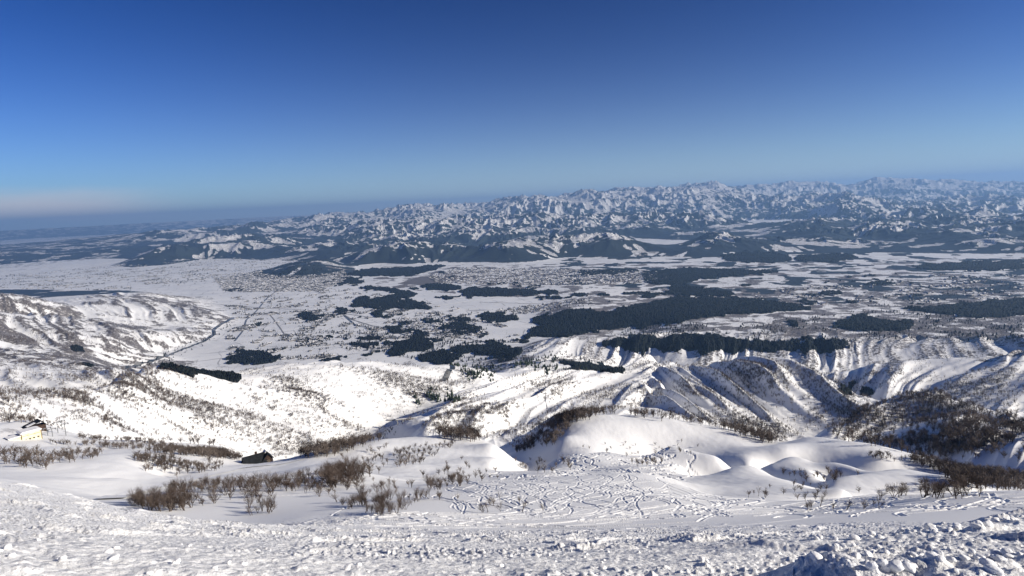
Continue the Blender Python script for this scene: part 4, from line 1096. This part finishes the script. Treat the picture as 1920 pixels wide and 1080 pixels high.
def root_at(name, px, py, rz, rmin=60, dz=0):
    p, r = spot(px, py, rmin); o = bpy.data.objects.new(name, None); C.objects.link(o)
    o.location = (p.x, p.y, p.z + dz); o.rotation_euler = (0, 0, math.atan2(-p.x, p.y) + rz); return o, r
m_dark = speckle_mat('tarred_roof', (.004, .005, .007), (.012, .014, .018), .8, .75)
m_brown = speckle_mat('dark_timber', (.03, .018, .014), (.07, .045, .035), 1.1, .8)
m_cream = speckle_mat('cream_render', (.64, .56, .36), (.74, .67, .47), .35, .8)
m_trim = speckle_mat('brown_trim', (.16, .12, .07), (.24, .19, .12), 1.0, .8)
m_glass = new_mat('window_glass', .12, (.03, .035, .045), .5)[0]
m_steel = speckle_mat('grey_steel', (.10, .11, .12), (.2, .21, .22), 1.3, .55, .5)
m_conc = speckle_mat('concrete', (.30, .29, .27), (.42, .41, .38), .6, .85)
# the dark lodge: long steep tarred roof, lower cross wing with snow on its gable at the right
lg, r = root_at('mountain_lodge', 484, 869, R_(12), 150, -.6)
sc_ = r / 410.0; lg.scale = (sc_ * .95,) * 3
MB().box(-8.2, 4.2, -3.6, 3.6, -1.5, 2.6).build('wall', m_brown, lg)
rf = MB().prism([(-4.7, 1.7), (0.3, 7.4), (4.9, 1.9), (4.9, 1.45), (0.3, 6.9), (-4.7, 1.25)], -9.6, 4.9, 'x').build('roof', m_dark, lg)
MB().box(-1.2, .2, .6, 1.8, 5.9, 8.6).build('chimney', m_brown, rf)
MB().prism([(2.6, -1), (2.6, 3.2), (6.0, 6.6), (9.0, 3.2), (9.0, -1)], -3.2, 4.6).build('entrance_wing', m_brown, lg)
wr = MB().prism([(2.0, 2.9), (6.0, 7.2), (9.7, 2.9), (9.7, 2.45), (6.0, 6.75), (2.0, 2.45)], -4.2, 5.2).build('wing_roof', m_dark, lg)
MB().prism([(2.6, 3.75), (5.9, 7.3), (5.9, 7.75), (2.4, 3.95)], -.4, 4.4).build('roof_snow', m_roofsnow, wr)
for x0 in (-6.6, -4.2, -1.8):
    w_ = MB().box(x0, x0 + 1.3, -3.72, -3.61, .7, 1.9).build('window', m_trim, lg); MB().box(x0 + .15, x0 + 1.15, -3.79, -3.73, .85, 1.75).build('pane', m_glass, w_)
w_ = MB().box(5.0, 7.0, -3.32, -3.21, .2, 2.2).build('door', m_trim, lg); MB().box(5.2, 6.8, -3.38, -3.33, 1.2, 2.0).build('pane', m_glass, w_)
MB().box(-9.2, 9.6, -5.4, -5.15, .0, .9).build('railing', m_brown, lg)
tag(lg, 'dark roofed mountain lodge on the trail ridge with snow on its right gable', 'lodge')
# cream ski station
cs_, r = root_at('ski_station', 50, 822, R_(14), 300, -.5); cs_.scale = (r / 640.,) * 3
MB().box(-12.5, -4.4, -4.5, 4.5, -2.5, 4.4).build('lower_wing', m_cream, cs_)
MB().box(-4.4, 9.0, -5.0, 5.0, -2.5, 6.2).build('wall', m_cream, cs_)
MB().prism([(-13.1, 4.4), (-4.4, 4.7), (-4.4, 5.2), (-13.1, 5.0)], -5, 5).build('wing_roof_snow', m_roofsnow, cs_)
MB().prism([(-5.0, 6.2), (9.6, 6.2), (9.6, 6.9), (7.5, 7.5), (-3.8, 7.6), (-5.0, 7.0)], -5.6, 5.6).build('roof_snow', m_roofsnow, cs_)
MB().box(-4.6, -4.1, -5.25, -4.6, -2.2, 6.2).build('corner_post', m_trim, cs_)
MB().box(8.8, 9.35, -5.25, -4.6, -2.2, 6.2).build('corner_post', m_trim, cs_)
for x0, z0 in ((-11, .6), (-8.8, .6), (-6.8, .6), (-2.6, .2), (.2, .2), (3.0, .2), (6.0, .2)):
    w_ = MB().box(x0, x0 + 1.5, -5.08 if x0 > -4 else -4.58, -5.0 if x0 > -4 else -4.5, z0, z0 + 1.2).build('window', m_trim, cs_)
    MB().box(x0 + .15, x0 + 1.35, -5.14 if x0 > -4 else -4.64, -5.085 if x0 > -4 else -4.585, z0 + .15, z0 + 1.05).build('pane', m_glass, w_)
MB().box(-3.9, 8.7, -5.12, -5.03, 3.9, 4.2).build('fascia', m_trim, cs_)
tag(cs_, 'cream walled ski station with a flat snowy roof on the left knoll', 'building')
gd, r = root_at('gondola_hall', 68, 806, R_(14), 300, -.5); gd.scale = (r / 680.,) * 3
MB().box(-8, 6.5, -4, 4, -3, 4.4).build('wall', m_brown, gd)
MB().prism([(-9, 4.0), (-7.5, 5.6), (3.5, 8.6), (8, 3.2), (8, 2.6), (3.3, 8.0), (-7.5, 5.0), (-9, 3.4)], -5, 5).build('roof', m_dark, gd)
MB().prism([(-7.3, 5.75), (-1, 7.45), (-1, 7.75), (-7.3, 6.05)], -4.6, -.5).build('roof_snow', m_roofsnow, gd)
tag(gd, 'black roofed gondola hall rising behind the cream ski station', 'building')
# chairlift towers
def tower(px, py, h):
    t, r = root_at('lift_tower', px, py, .25, 300, -.3)
    MB().tube((0, 0, -.5), (0, 0, h), .34, .24).build('pole', m_steel, t)
    MB().box(-2.9, 2.9, -.22, .22, h - .25, h + .2).build('crossarm', m_steel, t)
    for sx in (-1, 1):
        sh = MB().box(sx * 2.6 - .14, sx * 2.6 + .14, -1.5, 1.5, h - .75, h - .4).build('sheave_train', m_steel, t)
        for k in (-1.1, 0, 1.1): MB().tube((sx * 2.6 - .2, k, h - .9), (sx * 2.6 + .2, k, h - .9), .26, n=10).build('sheave', m_steel, sh)
    MB().box(-.08, .08, .3, .42, 0, h - .3).build('ladder', m_steel, t)
    return t
for px, py, h, lb in ((90, 818, 7, 'grey lift tower nearest the gondola hall'), (99, 819, 7, 'second grey lift tower right of the gondola hall'), (109, 812, 10, 'tall grey lift tower in the middle of the lift line'),
                      (124, 817, 11, 'tall grey lift tower right of the middle one'), (117, 806, 9, 'grey lift tower set farthest down behind the others')):
    tag(tower(px, py, h), lb, 'lift tower', 'lift towers beside the ski station')
for sx, sy in ((-4, 0), (3, 1)): pass
# snow topped bridge in the gully
br, r = root_at('road_bridge', 762, 789, R_(-4), 900, 1.5); br.scale = (r / 1500.,) * 3
MB().box(-26, 26, -3.2, 3.2, 2.6, 3.6).build('deck', m_conc, br)
MB().box(-26, 26, -3.3, 3.3, 3.61, 4.5).build('deck_snow', m_roofsnow, br)
for sy in (-3.45, 3.3): MB().box(-26, 26, sy, sy + .15, 3.2, 4.9).build('parapet', m_conc, br)
for x0 in (-22, -8, 6, 20): MB().box(x0 - 1, x0 + 1, -2.6, 2.6, -14, 2.59).build('pier', m_conc, br)
tag(br, 'narrow snow topped bridge crossing the gully right of the white slope', 'bridge')
b2, r = root_at('snow_shed', 735, 790, R_(-2), 900, .5); b2.scale = (r / 1500.,) * 3
MB().box(-10, 10, -2.6, 2.6, -3, 2.2).build('wall', m_conc, b2)
MB().prism([(-10.5, 2.2), (10.5, 2.2), (10.5, 2.8), (0, 3.3), (-10.5, 2.8)], -3, 3).build('roof_snow', m_roofsnow, b2)
for x0 in (-8, -4, 0, 4): MB().box(x0, x0 + 2.2, -2.68, -2.6, -1.2, 1.2).build('opening', m_glass, b2)
tag(b2, 'short low snow shed left of the gully bridge', 'shed')
# transmission mast on the ridge of the left hills
ms, r = root_at('radio_mast', 246, 549, 0, 3000, -1)
for k in range(5): MB().tube((0, 0, k * 24), (0, 0, (k + 1) * 24), 3.2 - k * .5, 2.7 - k * .5, 6).build('mast_section', m_steel, ms)
tag(ms, 'slender grey mast rising from the far ridge of the left hills', 'mast')
# groomed trail along the ridge, narrow piste on the central ridge
m_groom = speckle_mat('groomed_snow', (.80, .81, .83), (.9, .9, .9), .3, .5)
def near_ribbon(*a, **k): return ribbon(*a, **k)
ribbon('ski_trail', [(208,937),(260,921),(330,907),(400,890),(450,878),(490,874),(530,871),(570,860)], 5.5, m_groom, 'groomed trail along the ridge to the dark lodge', lift=.35, rmin=120, step=3., cat='trail')
ribbon('ski_trail', [(1032,703),(1027,720),(1029,738),(1028,755),(1033,766)], 16, m_groom, 'narrow piste cut straight down the central ridge', lift=1.5, rmin=900, step=8., cat='trail')
# snow clods on the ploughed pile and the crust around it
def clod(seed):
    import bmesh
    bm = bmesh.new(); bmesh.ops.create_icosphere(bm, subdivisions=3, radius=1)
    r = random.Random(seed); dirs = [Vector((r.gauss(0,1), r.gauss(0,1), r.gauss(0,1))).normalized() for _ in range(9)]; cut = [r.uniform(.62, .92) for _ in range(9)]
    from mathutils import noise as mn
    for v in bm.verts:
        n_ = v.co.normalized(); d = 1.0
        for a, c in zip(dirs, cut):
            k = n_.dot(a)
            if k > c: d = min(d, c / k)
        v.co = n_ * (d + .10 * mn.noise(n_ * 2.2 + Vector((seed, 0, 0))) + .05 * mn.noise(n_ * 6 + Vector((0, seed, 0))))
        v.co.z *= .75
    me = bpy.data.meshes.new('snow_clod'); bm.to_mesh(me); bm.free(); me.materials.append(m_clod); me.polygons.foreach_set('use_smooth', [True] * len(me.polygons)); return me
m_clod, n, b = new_mat('snow_clod', .5, (.86, .87, .88), .25)
geo = n.node('ShaderNodeNewGeometry'); bp = n.node('ShaderNodeBump'); bp.inputs['Strength'].default_value = .7; bp.inputs['Distance'].default_value = .02
n.link(n.noise(geo.outputs['Position'], 28., 5, .65), bp.inputs['Height']); n.link(bp.outputs[0], b.inputs['Normal'])
CL = [clod(s) for s in range(7)]; g_ = np.random.default_rng(77)
def clods(poly, n_, s0, s1, lab, grp, rmin=3):
    P_ = np.array(poly); x0, y0 = P_.min(0); x1, y1 = P_.max(0); c = 0
    while c < n_:
        px, py = g_.uniform(x0, x1), g_.uniform(y0, y1)
        if not inpoly(poly, np.array([px]), np.array([py]))[0]: continue
        p, r = spot(px, py, rmin); c += 1
        o = bpy.data.objects.new('snow_clod', CL[c % 7]); C.objects.link(o); s = s0 * (s1 / s0) ** g_.random()
        o.location = (p.x, p.y, p.z + s * .15); o.scale = (s * g_.uniform(.8, 1.3), s, s * g_.uniform(.7, 1.1)); o.rotation_euler = (g_.uniform(-.4, .4), g_.uniform(-.4, .4), g_.uniform(0, 6.28))
        tag(o, lab, 'snow clod', grp)
clods([(1500,1035),(1560,1022),(1850,1028),(1925,1025),(1925,1075),(1500,1075)], 50, .02, .05, 'white snow clod on the ploughed pile at the lower right', 'clods on the ploughed pile')
clods([(0,990),(500,1020),(1480,1030),(1480,1078),(0,1078)], 45, .02, .05, 'loose snow clod lying on the trampled crust', 'clods on the crust', 5)
clods([(1500,1012),(1700,992),(1900,968),(1925,975),(1760,1000),(1600,1015)], 30, .05, .12, 'snow clod along the lip above the blue hollow', 'clods on the lip', 8)
log('built')
# ---------------------------------------------------------------- camera, sun, sky, air
cam = bpy.data.cameras.new('camera'); co = bpy.data.objects.new('camera', cam); C.objects.link(co)
from mathutils import Matrix, Vector
cam.sensor_width = 36.0; cam.lens = 36.0 * F / 1920.0; cam.clip_start = .2; cam.clip_end = 300000
B = -fw
co.matrix_world = Matrix(((RTV[0], UPV[0], B[0], 0), (RTV[1], UPV[1], B[1], 0), (RTV[2], UPV[2], B[2], 0), (0, 0, 0, 1)))
bpy.context.scene.camera = co
SUN_AZ, SUN_EL = R_(104), R_(23.5)         # bearing clockwise from the view direction
sd = Vector((math.sin(SUN_AZ) * math.cos(SUN_EL), math.cos(SUN_AZ) * math.cos(SUN_EL), math.sin(SUN_EL)))
sun = bpy.data.lights.new('sun', 'SUN'); sun.energy = 5.0; sun.angle = R_(.53); sun.color = (1, .915, .785)
so = bpy.data.objects.new('sun', sun); C.objects.link(so); so.rotation_euler = sd.to_track_quat('Z', 'Y').to_euler()
w = bpy.data.worlds.new('World'); bpy.context.scene.world = w; w.use_nodes = True
n = NT(w); bg = w.node_tree.nodes['Background']
sky = n.node('ShaderNodeTexSky', sky_type='NISHITA'); sky.sun_disc = False
sky.sun_elevation = SUN_EL; sky.sun_rotation = SUN_AZ; sky.altitude = 1500; sky.air_density = 1.0; sky.dust_density = 0; sky.ozone_density = 3.0
gm = n.node('ShaderNodeGamma'); gm.inputs['Gamma'].default_value = 1.75; n.link(sky.outputs[0], gm.inputs['Color'])
mx = n.node('ShaderNodeVectorMath', operation='MULTIPLY'); n.link(gm.outputs[0], mx.inputs[0]); mx.inputs[1].default_value = (.001, .080, .152)
tc_ = n.node('ShaderNodeTexCoord'); sp = n.node('ShaderNodeSeparateXYZ'); n.link(tc_.outputs['Generated'], sp.inputs[0])
el = n.math('MAXIMUM', sp.outputs['Z'], 0.0)
low = n.math('MULTIPLY', n.math('POWER', 2.718, n.math('MULTIPLY', el, -13.0)), .93)      # thick air near the horizon
skyc = n.mix(low, mx.outputs[0], (4.6, 5.3, 5.7))
azn = n.math('ARCTAN2', sp.outputs['X'], sp.outputs['Y'])
cvx = n.node('ShaderNodeCombineXYZ'); n.link(azn, cvx.inputs[0]); n.link(n.math('MULTIPLY', sp.outputs['Z'], 6.0), cvx.inputs[1])
cn = n.noise(cvx.outputs[0], 5.5, 4, .55)
e2 = n.math('SUBTRACT', sp.outputs['Z'], n.math('MULTIPLY', n.math('SUBTRACT', cn, .5), .03))
bank = n.math('SUBTRACT', 1.0, n.ramp(e2, .004, .016))                                   # far haze bank lying on the horizon
skyc = n.mix(n.math('MULTIPLY', bank, .55), skyc, (3.9, 4.6, 5.3))
ct = n.math('SUBTRACT', e2, n.math('MULTIPLY', n.math('ADD', azn, .5), -.05))
puff = n.math('MULTIPLY', n.ramp(ct, -.004, .006), n.math('SUBTRACT', 1.0, n.ramp(ct, .014, .05)))
puff = n.math('MULTIPLY', puff, n.math('SUBTRACT', 1.0, n.ramp(azn, -.62, -.44)))
skyc = n.mix(n.math('MULTIPLY', puff, .8), skyc, (5.6, 5.3, 5.5))                        # pale cloud at the far left
n.link(skyc, bg.inputs['Color']); bg.inputs['Strength'].default_value = .1
# haze
hz, n, b = new_mat('haze_air', 1)
hz.node_tree.nodes.remove(b)
vol = n.node('ShaderNodeVolumePrincipled'); vol.inputs['Color'].default_value = (.30, .54, .95, 1); vol.inputs['Density'].default_value = 2.9e-5
vol.inputs['Anisotropy'].default_value = .2
n.link(vol.outputs[0], hz.node_tree.nodes['Material Output'].inputs['Volume'])
s = 76000; z0, z1 = float(Z.min()) - 3, max(float(Z.max()), 100) + 60
hv = [(x, y, z) for z in (z0, z1) for y in (-s, s) for x in (-s, s)]
ho = mesh_np('haze', np.array(hv), np.array([(0,2,3,1),(4,5,7,6),(0,1,5,4),(1,3,7,5),(3,2,6,7),(2,0,4,6)]), [hz])
tag(ho, 'thin blue winter haze filling the valley air', 'haze', kind='stuff')
sc = bpy.context.scene
sc.view_settings.view_transform = 'Standard'; sc.view_settings.look = 'None'; sc.view_settings.exposure = .50
sc.cycles.volume_bounces = 0; sc.cycles.max_bounces = 5; sc.cycles.diffuse_bounces = 3
sc.cycles.use_denoising = True
sc.cycles.transparent_max_bounces = 8
log('lit', z0, z1)
